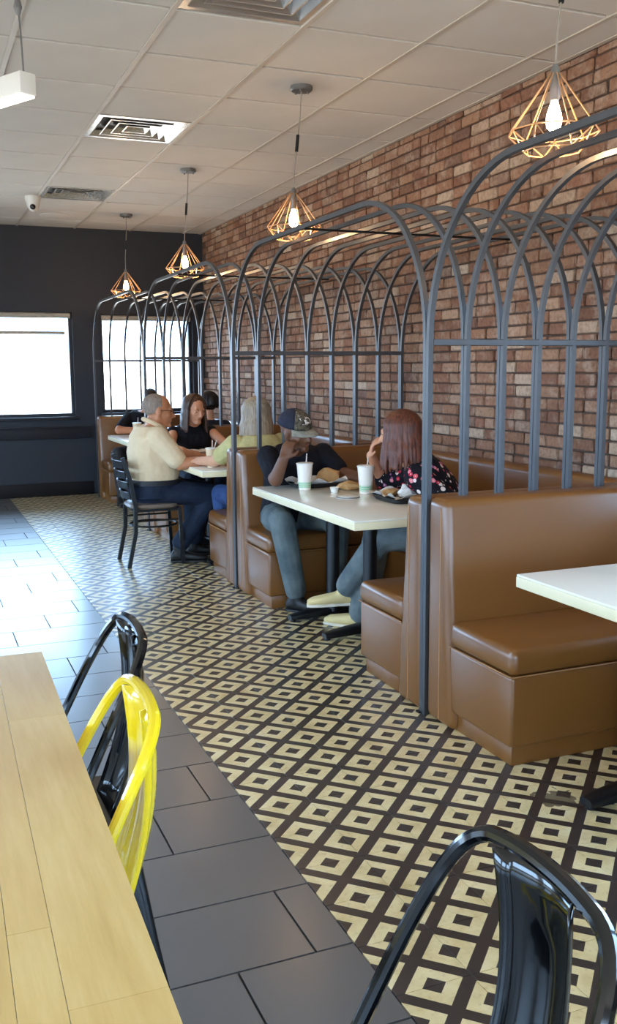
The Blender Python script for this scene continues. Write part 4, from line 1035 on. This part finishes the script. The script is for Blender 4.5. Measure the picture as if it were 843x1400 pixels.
# --- brown haired woman in black facing the viewer
F5 = Frame((2.135, 7.60, 1.070), (0.30, -0.92, -0.25), 0.0, 0.22)
P5 = person('brown haired woman in a sleeveless black top looking down at the table', (2.14, 7.80, 0.53), (2.135, 7.705, 0.905), (1, 0.05, 0), (2.135, 7.665, 0.96), F5, SK2,
    [dict(s=(1.975, 7.70, 0.885), e=(1.905, 7.52, 0.775), w=(1.96, 7.33, 0.762), d=(0.5, -0.85, -0.05), n=(0, 0, -1), t=-1, c=0.4, k=0.9),
     dict(s=(2.295, 7.70, 0.885), e=(2.375, 7.50, 0.775), w=(2.30, 7.30, 0.80), d=(-0.3, -0.9, 0.1), n=(-0.5, 0, -1), t=1, c=0.5, k=0.9)],
    [dict(h=(2.06, 7.74, 0.52), k=(2.02, 7.36, 0.52), a=(2.02, 7.42, 0.11)), dict(h=(2.22, 7.74, 0.52), k=(2.26, 7.36, 0.52), a=(2.26, 7.42, 0.11))],
    TEE, JN2, 0.0, 0.0075, hw=(0.16, 0.14, 0.155, 0.15, 0.075), hd=(0.12, 0.10, 0.11, 0.095, 0.06), arm_r=(0.042, 0.035, 0.026), sl_g=0.004)
shoe(P5, (2.02, 7.42, 0.09), (2.02, 7.22, 0.03), BLK, BLK, floor_z=0.0); shoe(P5, (2.26, 7.42, 0.09), (2.26, 7.22, 0.03), BLK, BLK, floor_z=0.0)
bm = bmesh.new(); ellipsoid(bm, F5.p(0, -0.12, 0.16), F5.ax(0.36, 0.41, 0.385)); locks(bm, F5, -2.0, 2.0, 50, 0.19, 0.0095, 1.2, 3, 0.0, 8)
remesh('hair', bm, hair_mat('dark_brown_hair', srgb(44, 30, 22), srgb(92, 66, 48), 0.4), P5, 0.0055, 3)

# --- person with short black hair in the far booth, back to the viewer
F6 = Frame((2.505, 8.545, 1.065), (-0.65, 0.72, -0.12), 0.0, 0.22)
P6 = person('person with short black hair behind the brown haired woman', (2.51, 8.44, 0.53), (2.51, 8.465, 0.88), (-1, 0, 0), (2.51, 8.50, 0.94), F6, SK4,
    [dict(s=(2.355, 8.49, 0.865), e=(2.32, 8.73, 0.78), w=(2.39, 8.72, 0.945), d=(0.25, -0.2, 0.9), n=(0.5, -0.6, 0), t=1, c=0.5, k=0.9),
     dict(s=(2.665, 8.49, 0.865), e=(2.70, 8.70, 0.785), w=(2.56, 8.82, 0.762), d=(-0.7, 0.6, -0.05), n=(0, 0, -1), t=-1, c=0.4, k=0.9)],
    [dict(h=(2.43, 8.48, 0.52), k=(2.40, 8.92, 0.52), a=(2.40, 8.95, 0.11)), dict(h=(2.59, 8.48, 0.52), k=(2.62, 8.92, 0.52), a=(2.62, 8.95, 0.11))],
    cloth_mat('dark_grey_top', srgb(40, 40, 48)), JN2, 0.7, 0.009, hw=(0.16, 0.14, 0.155, 0.16, 0.09))
bm = bmesh.new(); ellipsoid(bm, F6.p(0, -0.11, 0.14), F6.ax(0.39, 0.45, 0.41)); locks(bm, F6, -1.9, 1.9, 24, 0.04, 0.016, 0.6, 2, 0.02, 9)
mk('hair', bm, hair_mat('black_hair', srgb(12, 11, 12), srgb(34, 28, 28), 0.4), P6)

# --- person in black by the window, forearm on the far table
F7 = Frame((2.335, 10.02, 1.075), (-0.2, -0.95, -0.30), 0.0, 0.22)
P7 = person('person in a black T-shirt by the window, forearm on the far table', (2.30, 10.235, 0.53), (2.28, 10.12, 0.91), (1, 0.1, 0), (2.31, 10.08, 0.96), F7, SK3,
    [dict(s=(2.115, 10.12, 0.885), e=(1.965, 9.93, 0.775), w=(2.18, 9.86, 0.765), d=(0.95, -0.15, -0.05), n=(0, -0.1, -1), t=1, c=0.4),
     dict(s=(2.46, 10.12, 0.895), e=(2.50, 9.93, 0.78), w=(2.32, 9.80, 0.765), d=(-0.8, -0.5, -0.05), n=(0, 0, -1), t=-1, c=0.4)],
    [dict(h=(2.20, 10.19, 0.52), k=(1.93, 9.86, 0.535), a=(1.96, 9.90, 0.11)), dict(h=(2.38, 10.19, 0.52), k=(2.38, 9.80, 0.535), a=(2.38, 9.86, 0.11))],
    TEE, cloth_mat('dark_grey_trousers', srgb(70, 66, 66)), 0.75, 0.009)
bm = bmesh.new(); ellipsoid(bm, F7.p(0, -0.11, 0.16), F7.ax(0.365, 0.43, 0.40)); remesh('hair', bm, hair_mat('black_short_hair', srgb(12, 11, 12), srgb(30, 26, 26), 0.5), P7, 0.006, 2)
shoe(P7, (1.96, 9.90, 0.09), (1.92, 9.70, 0.03), BLK, BLK, floor_z=0.0)
